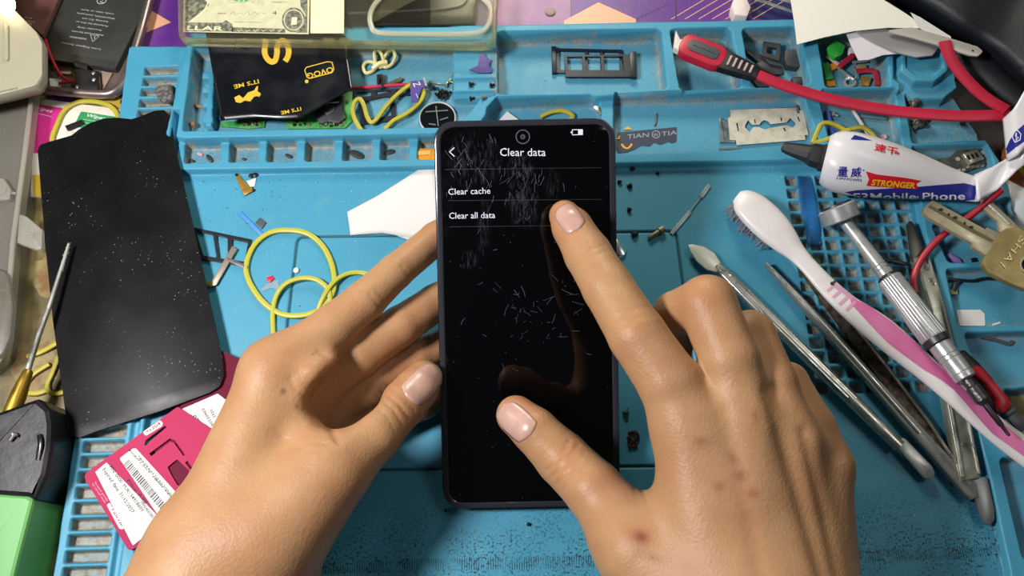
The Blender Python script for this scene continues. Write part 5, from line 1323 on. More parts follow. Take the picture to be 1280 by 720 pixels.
for (a, c, w_) in (((926, -8), (992, 15), 2.4), ((940, -14), (994, 4), 3)):
    b = MB(); b.tube([W(*a, 1), W((a[0] + c[0]) / 2, (a[1] + c[1]) / 2, 2), W(*c, 1)], [PX(w_, W(950, 0, 0))] * 3, 8, flat=.5, up=(0, 0, 1)); b.build('arm', steel, t)
b = MB(); b.prism(fillet(poly([(917, -2), (934, -3), (939, 8), (935, 19), (919, 18), (915, 8)], 2), .0008, 3), -5, 1.5, .8); simple('foam_block', b, M('foam_white', '#e6d9d3', .8, bump=(300, .6)), 'small white foam block on the purple cover behind the mat', 'block')
b = MB(); b.prism([W(688 + x, 15 + y, -4.6) for x, y in ell(0, 0, 6.5, 4.5, 18)], -5, -4.2, .3); simple('pebble', b, M('pebble', '#8f7f74', .5), 'small oval grey chip on the mauve part of the cover', 'chip')

# --- black bag filling the back corner
def bagz(x, y):
    return 14 + 30 * max(0, min(1, (x - 1090 - y * .9) / 260))
edge_ = [(1060, -60), (1096, -6), (1125, 8), (1150, 23), (1180, 44), (1206, 58), (1232, 76), (1256, 98), (1276, 114), (1330, 150)]
far_ = [(1230, -200), (1290, -180), (1340, -160), (1380, -140), (1420, -120), (1440, -100), (1460, -80), (1480, -40), (1500, 0), (1520, 60)]
def bagf(u, v):
    a, c = along(edge_, u), along(far_, u); z = 13 - 18 * max(0, .06 - v) / .06 + 34 * math.sin(min(v, 1) * 1.5) + 1.6 * math.sin(u * 17 + v * 9) * min(1, v * 4)
    return W(a[0] + (c[0] - a[0]) * v, a[1] + (c[1] - a[1]) * v, z)
b = MB(); b.grid(48, 24, bagf, .0006); simple('fabric_bag', b, M('bag_black', '#12141a', .5, bump=(500, .25), var=(30, '#171a21', .4, .7)), 'large black fabric bag heaped over the back corner', 'bag', smooth=180)
def bagf2(u, v):
    a, c = along([(1176, 62), (1200, 96), (1232, 124), (1262, 146), (1300, 190)], u), along([(1226, 50), (1260, 90), (1290, 110), (1330, 140), (1360, 180)], u)
    return W(a[0] + (c[0] - a[0]) * v, a[1] + (c[1] - a[1]) * v, -3.5 + 9 * math.sin(v * 1.57))
b = MB(); b.grid(24, 8, bagf2, .0006); simple('cloth_strap', b, M('bag_black', '#12141a'), 'dark flap of cloth beneath the black bag by the red cable loop', 'cloth', smooth=180)
# ================================================================== right side: glue tube, screwdriver, toothbrush, tools, keys
# --- glue tube
gt = thing('glue_tube', W(1120, 215, 0), 'white and blue glue tube with a black nozzle and a crimped tail', 'glue tube')
def gpt(x, y, z): return W(x, y, z)
secs = [(1031, 199, 13, 30, 30), (1037, 200, 13.5, 35, 35), (1046, 201.5, 14, 39, 38), (1060, 204, 14, 41, 39), (1085, 208.5, 14, 40, 36), (1115, 214, 13.5, 36, 30), (1150, 221, 12.5, 30, 21), (1185, 229, 11.5, 23.5, 11), (1205, 233.5, 11, 20, 5.5), (1222, 237, 11.5, 18, 2.2)]
ax_ = [gpt(x, y, z) for x, y, z, a, c in secs]; b = MB(); rg = []
for i, (x, y, z, a, c) in enumerate(secs):
    t = (ax_[min(i + 1, len(secs) - 1)] - ax_[max(i - 1, 0)]).normalized(); s_ = Vector((0, 0, 1)).cross(t).normalized(); u = t.cross(s_).normalized()
    a_, c_ = PX(a, ax_[i]), PX(c, ax_[i]) * .92
    rg.append([ax_[i] + s_ * (a_ * math.cos(2 * math.pi * j / 40)) + u * (c_ * math.sin(2 * math.pi * j / 40) * (1 + .03 * math.sin(5 * j + i))) for j in range(40)])
b.rings(rg); gw = M('tube_white', '#e4e3e6', .3, bump=(90, .12)); body = b.build('body', gw, gt, smooth=60)
def tailf(u, v):
    A = along([(1218, 219), (1240, 209), (1262, 196), (1282, 178), (1306, 150)], u); B = along([(1222, 252), (1246, 238), (1272, 212), (1300, 192), (1330, 166)], u)
    z = 11.5 + 22 * u ** 1.6 + 1.4 * math.sin(u * 9 + v * 3)
    return W(A[0] + (B[0] - A[0]) * v, A[1] + (B[1] - A[1]) * v, z + v * 3 * (1 - u) - 6 * u * v)
b = MB(); b.grid(24, 8, tailf, .0009); b.build('crimped_tail', gw, gt, smooth=180)
def flagf(u, v):
    A = along([(1254, 149), (1266, 138), (1280, 114), (1300, 84)], u); B = along([(1259, 201), (1272, 194), (1292, 172), (1318, 150)], u)
    return W(A[0] + (B[0] - A[0]) * v, A[1] + (B[1] - A[1]) * v, 21 + 14 * u - 3 * v + 1.5 * math.sin(u * 5))
b = MB(); b.grid(16, 10, flagf, .0008); fl = b.build('folded_tail_end', gw, gt, smooth=180); bvl = bvh_of(fl)
blue = M('tube_blue', '#2a2f8c', .32); redp = M('tube_red', '#d8202f', .35); yel = M('tube_yellow', '#f2c81c', .4); bvg = bvh_of(body)
b = MB(); decal(b, bvg, [(1056, 240), (1070, 237.5), (1100, 236), (1140, 234), (1170, 231.5), (1205, 229), (1221, 233), (1218, 250), (1190, 252), (1150, 253), (1110, 251), (1075, 246)], lift=.00015, mx_=5)
decal(b, bvg, [(1063, 174.5), (1068, 169), (1076, 171), (1090, 176), (1078, 175.5)], lift=.00015); b.build('blue_print', blue, body, smooth=180)
b = MB(); decal(b, bvl, [(1256, 190), (1262, 176), (1270, 164), (1284, 152), (1304, 146), (1306, 156), (1284, 174), (1268, 186), (1259, 193)], lift=.00015, mx_=5); b.build('blue_print', blue, gt, smooth=180)
b = MB()
outline_px([(1269, 178), (1266, 172), (1267, 165), (1272, 163), (1276, 168), (1275, 175)], 1.1, b, bvl); outline_px([(1271, 166), (1269, 170), (1273, 172), (1270, 176)], .8, b, bvl)
b.build('tail_mark', M('print_white', '#e8e8ee', .5), fl, smooth=0)
b = MB(); decal(b, bvg, [(1082, 214), (1096, 218), (1130, 222), (1152, 226), (1145, 229.5), (1147, 236), (1120, 235), (1083, 232), (1086, 224)], lift=.00022); b.build('red_banner', redp, body, smooth=180)
b = MB(); decal_text(b, bvg, 'STRONGER', (1089, 231), (1143, 235.5), 7.0, bold=.03, shear=.15, lift=.0004); b.build('banner_lettering', yel, body, smooth=0)
b = MB(); decal_text(b, bvg, '\u91cf \u5a01', (1047, 219), (1076, 221), 9.5, bold=.018, lift=.0003); decal_text(b, bvg, 'LIANGWEI', (1046, 223.5), (1076, 227), 3.4, lift=.0003); decal(b, bvg, ell(1079, 213, .9, .9, 10), lift=.0003); b.build('blue_lettering', blue, body, smooth=0)
b = MB(); decal_text(b, bvg, '\u901f\u5e72', (1092, 187.5), (1121, 193.5), 7, bold=.02, lift=.0003); decal(b, bvg, [(1118, 190), (1124, 191), (1123, 193.5), (1117, 192)], lift=.0003); b.build('red_lettering', redp, body, smooth=0)
b = MB(); decal_text(b, bvg, 'F3Mobile Phone', (1067, 249.5), (1206, 249), 8.6, bold=.012, lift=.0003); b.build('white_lettering', M('print_white', '#e8e8ee'), body, smooth=0)
b = MB(); n0, n1 = gpt(977, 183.5, 9), gpt(1036, 199, 13)
L_ = (n1 - n0).length; r = lambda px: PX(px, n0)
b.lathe(n0, n1, [(0, r(3)), (L_ * .03, r(6)), (L_ * .12, r(7.5)), (L_ * .55, r(11.5)), (L_ * .6, r(13)), (L_ * .64, r(14.5)), (L_ * .95, r(16)), (L_, r(15))], 10)
b.build('nozzle', M('nozzle_black', '#222326', .45), gt, smooth=25)
b = MB(); b.lathe(gpt(1024, 196.4, 12.2), gpt(1036, 199, 13), [(0, r(13)), (.001, r(16.6)), (.0034, r(16.6)), (.0044, r(15))], 22, wob=lambda j: 1 + .03 * (j % 2)); b.build('collar', M('nozzle_black', '#222326'), gt)

# --- precision screwdriver
sd = thing('precision_screwdriver', W(1130, 380, 0), 'silver precision screwdriver with a knurled grip and round swivel cap', 'screwdriver')
alu = M('aluminium', '#c6c8c7', .3, .6, rvar=(120, .22, .4)); alu_d = M('alu_dark', '#4a4a4e', .4, .7)
S0, S1 = W(1040, 256, 11), W(1262, 545, 26); SL = (S1 - S0).length; sx = SL / 365; r = lambda p: PX(p, S0.lerp(S1, .4))
def sect(name, prof, m, sides=28, wob=None, o=None):
    b = MB(); b.lathe(S0, S1, [(t * sx, r(q)) for t, q in prof], sides, wob=wob); return b.build(name, m, sd, smooth=30)
cap0 = W(1049, 268, 12); cdir = (W(1060, 295, 10) - W(1046, 262, 14)).normalized()
b = MB(); rr = r(24.5); b.lathe(cap0 - cdir * r(12), cap0 + cdir * r(12), [(0, rr * .55), (.0004, rr * .9), (.0010, rr), (r(20), rr), (r(21.5), rr * .95), (r(21.5), rr * .8), (r(20), rr * .78), (r(20), rr * .2)], 40); b.build('swivel_cap', alu, sd)
b = MB(); b.lathe(cap0 - cdir * r(14), cap0 + cdir * r(12), [(0, rr * .15), (.0001, rr * .8), (r(3), rr * .82)], 40); b.build('cap_face', M('cap_dark', '#3b3c40', .4, .5), sd)
sect('shaft', [(16, 6), (18, 7.6), (60, 8.4), (108, 9.2), (109, 8.4), (110, 9.4), (114, 9.4), (115, 8.6), (116, 9.8), (124, 10), (125, 9)], alu)
sect('grip_ring', [(124, 10), (126, 12.5), (130, 13.6)], alu_d)
sect('knurled_grip', [(129, 13), (131, 14.8), (222, 16), (224, 15.4)], alu, 96, wob=lambda j: 1 + (.035 if j % 3 == 0 else 0))
sect('grip_band', [(223, 14.6), (224, 15.4), (232, 15.2), (234, 13)], alu_d)
sect('collar', [(233, 12), (234, 13), (250, 13), (251, 12.2), (252, 13), (256, 13), (257, 12.2), (258, 13), (276, 12.8), (277, 12), (278, 12.8), (284, 12.4), (286, 9)], alu)
sect('bit_holder', [(285, 5.5), (290, 6.5), (296, 6.0), (298, 8.2), (316, 8.2), (320, 5.5), (322, 3.6)], M('bit_dark', '#5c5a5c', .38, .8, bump=(800, .5)))
sect('bit', [(320, 3.8), (350, 3.2), (352, 2.2), (363, 2.0), (365, .8)], M('bit_shaft', '#4d4348', .35, .8))

# --- toothbrush
tb_ = thing('toothbrush', W(1080, 400, 2), 'white toothbrush with pink rubber grip and worn bristles, lying across the tools', 'toothbrush')
cl_ = [(921, 246, 12, 9), (928, 250, 12.5, 17), (938, 258, 13, 21.5), (952, 271, 13, 23.5), (968, 287, 13, 22.5), (982, 302, 13, 18.5), (996, 317, 13, 13), (1012, 334, 13.5, 11.5), (1034, 358, 14, 13), (1062, 384, 14.5, 15.5), (1103, 415, 15, 20), (1160, 463, 15.5, 17), (1200, 498, 16, 16), (1226, 521, 16, 16.5), (1256, 546, 16, 17.5), (1300, 578, 16, 19)]
P4 = spline([Vector((x, y, z)) for x, y, z, _ in cl_], False, 5); Rr = spline([Vector((w_, 0, 0)) for *_, w_ in cl_], False, 5)
P_ = [W(p.x, p.y, p.z) for p in P4]; b = MB()
b.tube(P_, [PX(q.x, p) for q, p in zip(Rr, P_)], 20, flat=.38, up=(0, 0, 1), power=2.4)
tbw = M('brush_white', '#e2dedd', .35, var=(70, '#d8d2cc', .45, .7)); tbo = b.build('handle', tbw, tb_, smooth=180); bvt = bvh_of(tbo)
pkm = M('brush_pink', '#d878a8', .45, var=(40, '#c55c95', .4, .65)); b = MB()
up_l = [(1062, 371), (1085, 382), (1115, 403), (1141, 425), (1165, 450), (1200, 482), (1230, 509), (1280, 552), (1300, 568)]
lo_l = [(1064, 380), (1085, 403), (1109, 428), (1135, 448), (1156, 463), (1175, 474), (1192, 487), (1216, 515), (1240, 542), (1264, 559), (1296, 582)]
decal(b, bvt, up_l + lo_l[::-1], lift=.00018, mx_=5)
b.build('rubber_grip', pkm, tbo, smooth=180); b = MB()
for (x0, y0, x1, y1, w_) in ((1040, 355, 1068, 374, 4.5), (1034, 364, 1047, 353, 3.4), (1041, 372, 1055, 360, 3.8), (1049, 381, 1064, 367, 4.2), (1058, 388, 1071, 375, 4.2)):
    L_ = math.hypot(x1 - x0, y1 - y0); nx_, ny_ = -(y1 - y0) / L_ * w_ / 2, (x1 - x0) / L_ * w_ / 2
    decal(b, bvt, [(x0 - nx_, y0 - ny_), (x1 - nx_, y1 - ny_), (x1 + nx_, y1 + ny_), (x0 + nx_, y0 + ny_)], lift=.0002, mx_=5)
b.build('grip_lattice', M('brush_pale_pink', '#d9a2ba', .45), tbo, smooth=180)
b = MB()
for (x, y, s_) in ((1016, 322, 3.0), (1041, 355, 3.6), (1044, 352, 2.6), (1221, 537, 1.6)):
    decal(b, bvt, [(x - s_, y - s_ * .5), (x, y - s_ * .8), (x + s_, y), (x + s_ * .4, y + s_ * .7), (x - s_ * .7, y + s_ * .5)], lift=.0002)
b.build('dirt_spots', M('dirt_dark', '#2b2725', .7), tbo, smooth=0)
rb = random.Random(9); b = MB(); c = MB()
for i in range(420):
    t = rb.uniform(.03, .30); k = int(t * (len(P_) - 1)); p = P_[k]; d = (P_[k + 1] - P_[k]).normalized(); s_ = Vector((0, 0, 1)).cross(d).normalized()
    wd = PX(Rr[k].x, p); o = rb.uniform(-.95, .95); q = p + s_ * (o * wd * .92) + d * rb.uniform(-.001, .001) - Vector((0, 0, .002))
    e = q + Vector((0, 0, -.0095)) + s_ * (o * .0022 + rb.gauss(0, .0008) + .0016) + d * rb.gauss(-.0006, .0009); e.z = max(e.z, .0006)
    (b if i % 3 else c).tube([q, q.lerp(e, .6) , e], [.00016, .00015, .00010], 4)
o = b.build('bristles', M('bristle_grey', '#b7a7a4', .5), tb_); o['kind'] = 'stuff'
o = c.build('bristles', M('bristle_rose', '#a5727f', .5), tb_); o['kind'] = 'stuff'

# --- spudger with white leaf tip
pr = thing('pry_tool', W(1010, 450, 0), 'steel pry tool with a pale leaf shaped tip, first tool beside the pointing fingers', 'tool')
b = MB(); q = [(860, 306), (866, 305), (880, 308), (893, 316), (900, 327), (904, 337), (897, 340), (884, 337), (872, 327), (863, 314)]; b.prism(fillet(poly(q, 4), .0012, 4), 3.0, 4.0, .3); b.build('leaf_tip', M('tip_ivory', '#dcdfd0', .35, .25), pr)
b = MB(); b.tube([W(897, 331, 4.6), W(906, 343, 5), W(930, 367, 5), W(1000, 436, 5), W(1070, 505, 4.6), W(1124, 558, 4.2)], [PX(k, W(1000, 436, 5)) for k in (4, 7.5, 8.5, 9, 9, 8)], 16, flat=.75, up=(0, 0, 1)); b.build('handle', steel, pr)
b = MB(); b.tube([W(901, 339, 6.8), W(960, 398, 7.2), W(1060, 497, 7)], [PX(1.4, W(960, 398, 6))] * 3, 6); b.tube([W(914, 345, 6.4), W(975, 404, 7), W(1070, 498, 7)], [PX(1.4, W(960, 398, 6))] * 3, 6); b.build('rib', steel, pr)
b = MB()
for (x, y) in ((913, 346), (922, 357), (932, 366)):
    p = W(x, y, 6.2); b.lathe(p, p + Vector((0, 0, 1)), [(0, .0012), (.0008, .0010), (.0011, .0004)], 10)
b.build('crimp_bump', steel, pr)
b = MB(); b.prism(fillet(poly([(1118, 556), (1128, 545), (1164, 582), (1169, 592), (1164, 599), (1155, 598)], 4), .002, 4), 3.4, 4.4, .3); b.build('flat_end', M('flat_steel', '#b4b5b4', .32, .6, rvar=(150, .25, .4)), pr)

# --- tweezers
tw = thing('tweezers', W(1090, 470, 0), 'pointed steel tweezers, half open, lying under the toothbrush', 'tweezers')
b = MB(); wds = lambda ps, ws, z: [W(x, y, z) for x, y in ps]
def blade(mb, cl, ws, z0, z1, bev=.2):
    l, r_ = [], []
    for i, (x, y) in enumerate(cl):
        a = cl[max(i - 1, 0)]; c = cl[min(i + 1, len(cl) - 1)]; L_ = math.hypot(c[0] - a[0], c[1] - a[1]); n = (-(c[1] - a[1]) / L_, (c[0] - a[0]) / L_)
        l.append((x + n[0] * ws[i] / 2, y + n[1] * ws[i] / 2)); r_.append((x - n[0] * ws[i] / 2, y - n[1] * ws[i] / 2))
    mb.prism(poly(l + r_[::-1], z1), z0, z1, bev)
blade(b, [(958, 328), (985, 357), (1040, 417), (1100, 485), (1160, 553), (1214, 612), (1219, 623)], [2.5, 8, 12, 13, 16, 18, 10], 2.2, 5.4, .5); b.build('arm', M('tweezer_grey', '#a2a29a', .3, .8, rvar=(120, .25, .45)), tw)
b = MB(); b.tube([W(958, 328, 5.6), W(1000, 373, 5.8), W(1080, 461, 5.8), (W(1150, 541, 5.8))], [PX(1.2, W(1000, 373, 5)), PX(3.6, W(1000, 373, 5)), PX(3.2, W(1000, 373, 5)), PX(2.5, W(1000, 373, 5))], 10, flat=.6, up=(0, 0, 1)); b.build('rolled_edge', steel, tw)
b = MB(); blade(b, [(986, 314), (1010, 343), (1050, 393), (1100, 458), (1150, 528), (1205, 600), (1217, 620)], [2.5, 10, 17, 21, 18, 14, 8], 3.2, 4.6, .3); b.build('arm', M('tweezer_rust', '#6b5f51', .45, .6, var=(260, '#3e342b', .42, .6), bump=(400, .5)), tw)
b = MB(); b.tube([W(988, 313, 5), W(1020, 350, 5.4), W(1062, 400, 5.4), W(1110, 460, 5.4), W(1160, 526, 5.2), W(1213, 606, 5)], PX(2.0, W(1062, 400, 5)), 8); b.build('rolled_edge', steel, tw)

# --- long scalpel shaped tool
lt = thing('pry_tool', W(1180, 450, 0), 'long folded steel pry tool with a dark knife tip, passing under the screwdriver', 'tool')
b = MB(); b.prism(poly([(1134, 280), (1138, 275), (1142, 277), (1152, 300), (1158, 318), (1155, 324), (1141, 326), (1138, 310)], 6), 4.6, 5.4, .3); b.build('knife_tip', M('knife_dark', '#55534f', .35, .8), lt)
b = MB(); blade(b, [(1149, 320), (1158, 345), (1172, 392), (1184, 440), (1194, 500), (1205, 560), (1214, 600)], [14, 20, 24, 26, 27, 27, 26], 2.5, 6.2, 1.0); b.build('handle', M('tool_olive', '#c4c8b4', .3, .7, var=(80, '#8b8c7f', .42, .65)), lt)
b = MB(); b.tube([W(1145, 326, 6.4), W(1164, 388, 6.8), W(1183, 480, 6.8), W(1204, 596, 6.6)], [PX(2, W(1164, 388, 6))] * 4, 8); b.tube([W(1160, 322, 6.4), W(1178, 378, 6.8), W(1196, 450, 6.8), W(1224, 592, 6.6)], [PX(2, W(1164, 388, 6))] * 4, 8); b.build('folded_edge', steel, lt)
b = MB()
for (x, y) in ((1158, 336), (1163, 350), (1166, 354), (1205, 556)):
    p = W(x, y, 6.1); b.lathe(p, p + Vector((0, 0, 1)), [(0, .0011), (.0005, .0010), (.0008, .0003)], 10)
b.build('crimp_bump', steel_d, lt)
b = MB(); b.prism(fillet(poly([(1212, 597), (1234, 595), (1243, 636), (1243, 650), (1236, 658), (1228, 652), (1221, 632)], 4), .002, 4), 3.2, 4.2, .3); b.build('flat_end', M('flat_dark', '#7b7d7e', .32, .5), lt)

# --- red wire
b = MB(); P = sp3([(1252, 238, 12), (1236, 251, 10), (1214, 269, 8.5), (1196, 281, 8), (1172, 300, 8), (1154, 321, 8), (1145, 338, 8.4), (1142, 352, 8.4), (1144, 366, 8)], 8); b.tube(P, PX(4.2, P[0]), 10)
simple('red_wire', b, M('wire_crimson', '#a9142f', .4), 'thin crimson wire running from the glue tube tail over the knife tip', 'wire')

# --- keys
brass = M('key_brass', '#a2905c', .36, .4, var=(120, '#8b7a4a', .4, .7), rvar=(200, .25, .45)); nick = M('key_nickel', '#b0a78b', .34, .4, rvar=(150, .25, .45))
k2 = thing('key', W(1250, 270, 8), 'second key with a ribbed edge, lying beneath the brass key', 'key')
b = MB(); b.prism(poly([(1226, 250), (1228, 246), (1231, 245), (1268, 279), (1284, 296), (1270, 306), (1256, 293), (1249, 291), (1246, 277), (1236, 268), (1229, 262)], 9.5), 8.4, 10, .25); b.build('blade', nick, k2)
b = MB(); b.tube([W(1233, 253, 10.2), W(1262, 280, 10.2)], PX(1.6, W(1233, 253, 10)), 6, flat=.5, up=(0, 0, 1)); b.build('ridge', steel, k2)
k1 = thing('key', W(1220, 300, 10), 'brass key with an engraved round bow, pointing at the glue tube', 'key')
kz = 12.4
b = MB(); b.prism(poly([(1153.5, 265), (1155, 260), (1160, 254), (1166, 250.5), (1170, 252), (1233, 287), (1234, 284), (1250, 291), (1246, 306), (1236, 320), (1230, 318), (1216, 309), (1215, 304), (1160, 271)], kz), 10.2, kz, .3); b.build('blade', nick, k1)
b = MB(); bow = fillet(poly([(1250, 291), (1258, 285), (1274, 284), (1300, 300), (1312, 330), (1300, 358), (1282, 362), (1262, 354), (1236, 341), (1228, 330), (1230, 321), (1238, 312)], kz + .3), .002, 4)
b.plate([ccw(bow), ccw([W(1283 + x, 331 + y, kz + .3) for x, y in ell(0, 0, 6.5, 7.5, 20)])], 9.9, 2.8, .35); bow_o = b.build('bow', brass, k1)
b = MB(); p = W(1283, 331, kz + .3); b.plate([ccw([W(1283 + x, 331 + y, kz + .3) for x, y in ell(0, 0, 9, 10.5, 22)]), ccw([W(1283 + x, 331 + y, kz + .3) for x, y in ell(0, 0, 6.6, 7.6, 22)])], kz + .25, .5, .1); b.build('eyelet', nick, bow_o)
b = MB(); b.prism(poly([(1160, 259), (1163, 256), (1242, 300), (1240, 303), (1214, 290), (1192, 277)], kz + .1), kz, kz + .12, 0); b.build('groove', M('key_groove', '#6e6346', .4, .7), k1)
b = MB()
for (x, y) in ((1176, 262), (1186, 268), (1194, 272), (1206, 279), (1214, 284)):
    b.prism([W(x + q[0], y + q[1], kz + .2) for q in ell(0, 0, 3 if x in (1194, 1214, 1176) else 1.4, 2, 12)], kz + .1, kz + .2)
b.build('dimple', M('key_dimple', '#3c3526', .5, .6), k1)
b = MB(); zt = kz + .72
for s, a, c in (('S', (1276, 294), (1271, 302)), ('H', (1270, 304), (1263, 312)), ('A', (1262, 315), (1254, 324)), ('/', (1251, 327), (1249, 332))): ribbon_tex(s, b, a, c, zt, 8)
b.build('engraved_letters', M('key_letters', '#d2c190', .3, .8), bow_o)

# --- things at the far right edge
b = MB(); c0 = W(1306, 206, 0); b.lathe(c0 + Vector((0, 0, -.003)), c0 + Vector((0, 0, .02)), [(0, .0195), (.001, .0205), (.017, .0205), (.018, .0195), (.018, .013), (.0, .013)], 40)
t = thing('tape_roll', c0, 'orange brown tape roll half hidden behind the glue tube tail', 'tape'); b.build('roll', M('tape_orange', '#a9592c', .35), t)
b = MB(); b.lathe(c0 + Vector((0, 0, .0075)), c0 + Vector((0, 0, .02)), [(0, .0206), (.0004, .0208), (.0026, .0208), (.003, .0206)], 40); b.build('yellow_edge', M('tape_yellow', '#c9a132', .4), t)
def bagpl(u, v):
    return W(1256 + 90 * u + 8 * v, 224 + 74 * v - 8 * u, -3 + 5 * math.sin(u * 3) + 2 * math.sin(v * 5))
b = MB(); b.grid(14, 12, bagpl, .0004); simple('plastic_sheet', b, M('sheet_pale', '#c5cccf', .35), 'pale grey plastic sheet at the frame edge beside the brass key', 'plastic', smooth=180)
# --- usb board and small parts in the side trays
t = thing('circuit_board', W(1200, 200, -1), 'dark charging port board with a silver socket above the glue tube', 'circuit board'); z0 = -1.4
b = MB(); b.prism(poly([(1150, 207), (1162, 200), (1188, 196), (1196, 188), (1228, 184), (1236, 198), (1234, 206), (1204, 216), (1160, 219)], z0 + 1), z0, z0 + 1.2, .2); b.build('board', M('board_dark', '#3a4038', .5, var=(300, '#565b4b', .45, .6)), t)
b = MB(); b.prism(poly([(1203, 193), (1220, 188), (1229, 200), (1212, 206)], 1), z0 + 1.2, 2.4, .4); b.build('socket', M('socket_silver', '#c9c5b2', .3, .8), t)
b = MB()
for i in range(3): b.prism(poly([(1208 + i * 5, 194.5 - i * 1.5), (1211 + i * 5, 193.6 - i * 1.5), (1214 + i * 5, 199 - i * 1.5), (1211 + i * 5, 200 - i * 1.5)], 2.5), 2.4, 2.5)
b.build('socket_slots', blk, t)
b = MB(); rb = random.Random(4)
for i in range(12):
    x = 1160 + i * 6; y = 215 - i * .5 - (0 if i < 8 else 3); b.prism(poly([(x, y), (x + 4, y - .8), (x + 4.5, y + 2), (x + .5, y + 3)], 0), z0 + 1.1, z0 + 1.7)
for (x, y) in ((1197, 199), (1228, 191), (1166, 209)): p = W(x, y, z0 + 1.2); b.lathe(p, p + Vector((0, 0, 1)), [(0, .0012), (.0003, .0012), (.0003, .0006), (.0001, .0005)], 12)
b.build('contacts', slv, t)
for i, (x, y, s_, lab) in enumerate(((1142, 128, 7, 'dark crumpled metal nut, upper of the clump by the red cable'), (1147, 152, 9, 'grey crumpled metal lump under the red cable'), (1156, 150, 6, 'small grey metal lump touching the larger one'), (1205, 150, 4, 'tiny black chip on the tray under the red cable'))):
    p = W(x, y, 1.5); b = MB(); rq = random.Random(i); rad = PX(s_, p)
    b.lathe(p - Vector((0, 0, .003)), p + Vector((.001, 0, .003)), [(0, rad * .6), (.001, rad), (.003, rad * .9), (.004, rad * 1.0), (.0055, rad * .6), (.006, .0003)], 14, wob=lambda j: rq.uniform(.75, 1.15))
    simple('metal_lump', b, M('lump_dark', '#45463f', .45, .5, bump=(900, .8), var=(400, '#77766c', .45, .6)), lab, 'part', smooth=0)
simple('staple', MB().tube([W(1072, 146, -1.6), W(1108, 150, -1.6), W(1109, 144, -1.6), W(1076, 141, -1.6)], .0004, 6), steel_d, 'flat steel staple lying under the red cable', 'staple')
b = MB(); b.tube(sp3([(1066, 138, 0), (1074, 150, 0), (1082, 163, 0), (1092, 177, 0)], 5), PX(2.2, W(1074, 150, 0)), 8, flat=.6, up=(0, 0, 1)); simple('plastic_stick', b, M('stick_white', '#c9c3c6', .4), 'thin pale plastic stick slanting under the red cable', 'stick')
b = MB(); b.tube(sp3([(1079, 160, -.5), (1087, 168, -.5), (1093, 178, -.5)], 5), PX(3, W(1074, 150, 0)), 8, flat=.5, up=(0, 0, 1)); simple('plastic_stick', b, M('stick_brown', '#6e3a35', .45), 'short brown stick end beside the pale stick', 'stick')
b = MB(); p = W(1104, 172, -1.4); b.lathe(p, p + Vector((0, 0, 1)), [(0, PX(4, p)), (.0008, PX(4, p)), (.0012, PX(3, p)), (.0008, PX(1.6, p))], 16); simple('pink_washer', b, M('pink_bit', '#d9a3ae', .4), 'small pink plastic washer beside the glue tube', 'washer')
b = MB(); b.prism(poly([(1032, 137), (1037, 136), (1041, 152), (1036, 153)], 0), -2, -.6, .2); b.prism(poly([(1036, 158), (1045, 160), (1046, 168), (1038, 168)], 0), -2, .2, .3); b.tube([W(1034, 138, -1), W(1041, 164, -1)], .0008, 6); simple('plastic_fitting', b, M('bit_blue', '#4767b8', .4), 'blue plastic fitting beside the yellow rubber band', 'part')
t = thing('screw', W(1043, 144, -2), 'silver screw lying by the blue plastic fitting', 'screw'); a = W(1040, 142, -1); screw_mesh(a, W(1048, 145, -1) - a, .0034, .0006, .0013).build('shank', slv, t)
band([(1016, 179, 3), (1021, 166, 3.6), (1026, 156, 3.8), (1034, 153.5, 3.8), (1046, 157, 3.2), (1058, 163, 3.2), (1070, 160, 3.4), (1080, 160, 3.4), (1090, 168, 3.4), (1096, 177, 4)], 2.9, 'yellow rubber band folded over the ridge beside the glue tube', more=[(1016, 179, 3), (1032, 175, 3.6), (1048, 168, 4.4), (1062, 162, 4.4)])

# --- film, cutter and bits
t = thing('blue_film', W(1010, 260, 0), 'translucent blue plastic film scrap on the grid of holes', 'film'); b = MB()
def bf(u, v):
    A = along([(996, 220), (998, 240), (1001, 262), (1006, 285), (1009, 305)], v); B = along([(1014, 222), (1018, 240), (1022, 262), (1026, 285), (1026, 306)], v)
    return W(A[0] + (B[0] - A[0]) * u, A[1] + (B[1] - A[1]) * u, .8 + .6 * math.sin(u * 5 + v * 6))
b.grid(8, 16, bf, .0002); b.build('film', M('film_blue', '#2d7fc6', .2, trans=.3, alpha=.6), t, smooth=180)
ct = thing('utility_cutter', W(1235, 485, 0), 'red and black cutter handle under the screwdriver tip', 'cutter')
b = MB(); b.prism(fillet(poly([(1196, 440), (1206, 436), (1224, 452), (1240, 470), (1262, 502), (1264, 512), (1250, 514), (1238, 508), (1222, 486), (1200, 456)], 8), .0015, 4), 2, 8, 1.2); b.build('black_body', blk, ct)
b = MB(); b.prism(fillet(poly([(1212, 462), (1222, 456), (1228, 458), (1262, 498), (1266, 508), (1256, 517), (1249, 512), (1246, 500), (1232, 480)], 10), .0015, 4), 7.6, 10.4, 1.2); b.build('red_grip', M('cutter_red', '#c81f30', .35), ct)
b = MB(); b.prism(poly([(1256, 517), (1267, 506), (1274, 512), (1262, 522)], 8), 3, 8, .6); b.prism(poly([(1258, 520), (1270, 512), (1290, 534), (1276, 540)], 5), 3.4, 4.4, .2); b.build('blade_guide', M('guide_grey', '#54565a', .4, .4), ct)
b = MB(); b.prism(poly([(1262, 496), (1330, 488), (1340, 560), (1272, 552)], -3.5), -4.9, -3.6, .2); simple('cardboard_piece', b, M('card_tan', '#a89a6a', .7, var=(200, '#8f8158', .45, .6)), 'tan cardboard scrap in the side pocket beyond the toothbrush', 'cardboard')
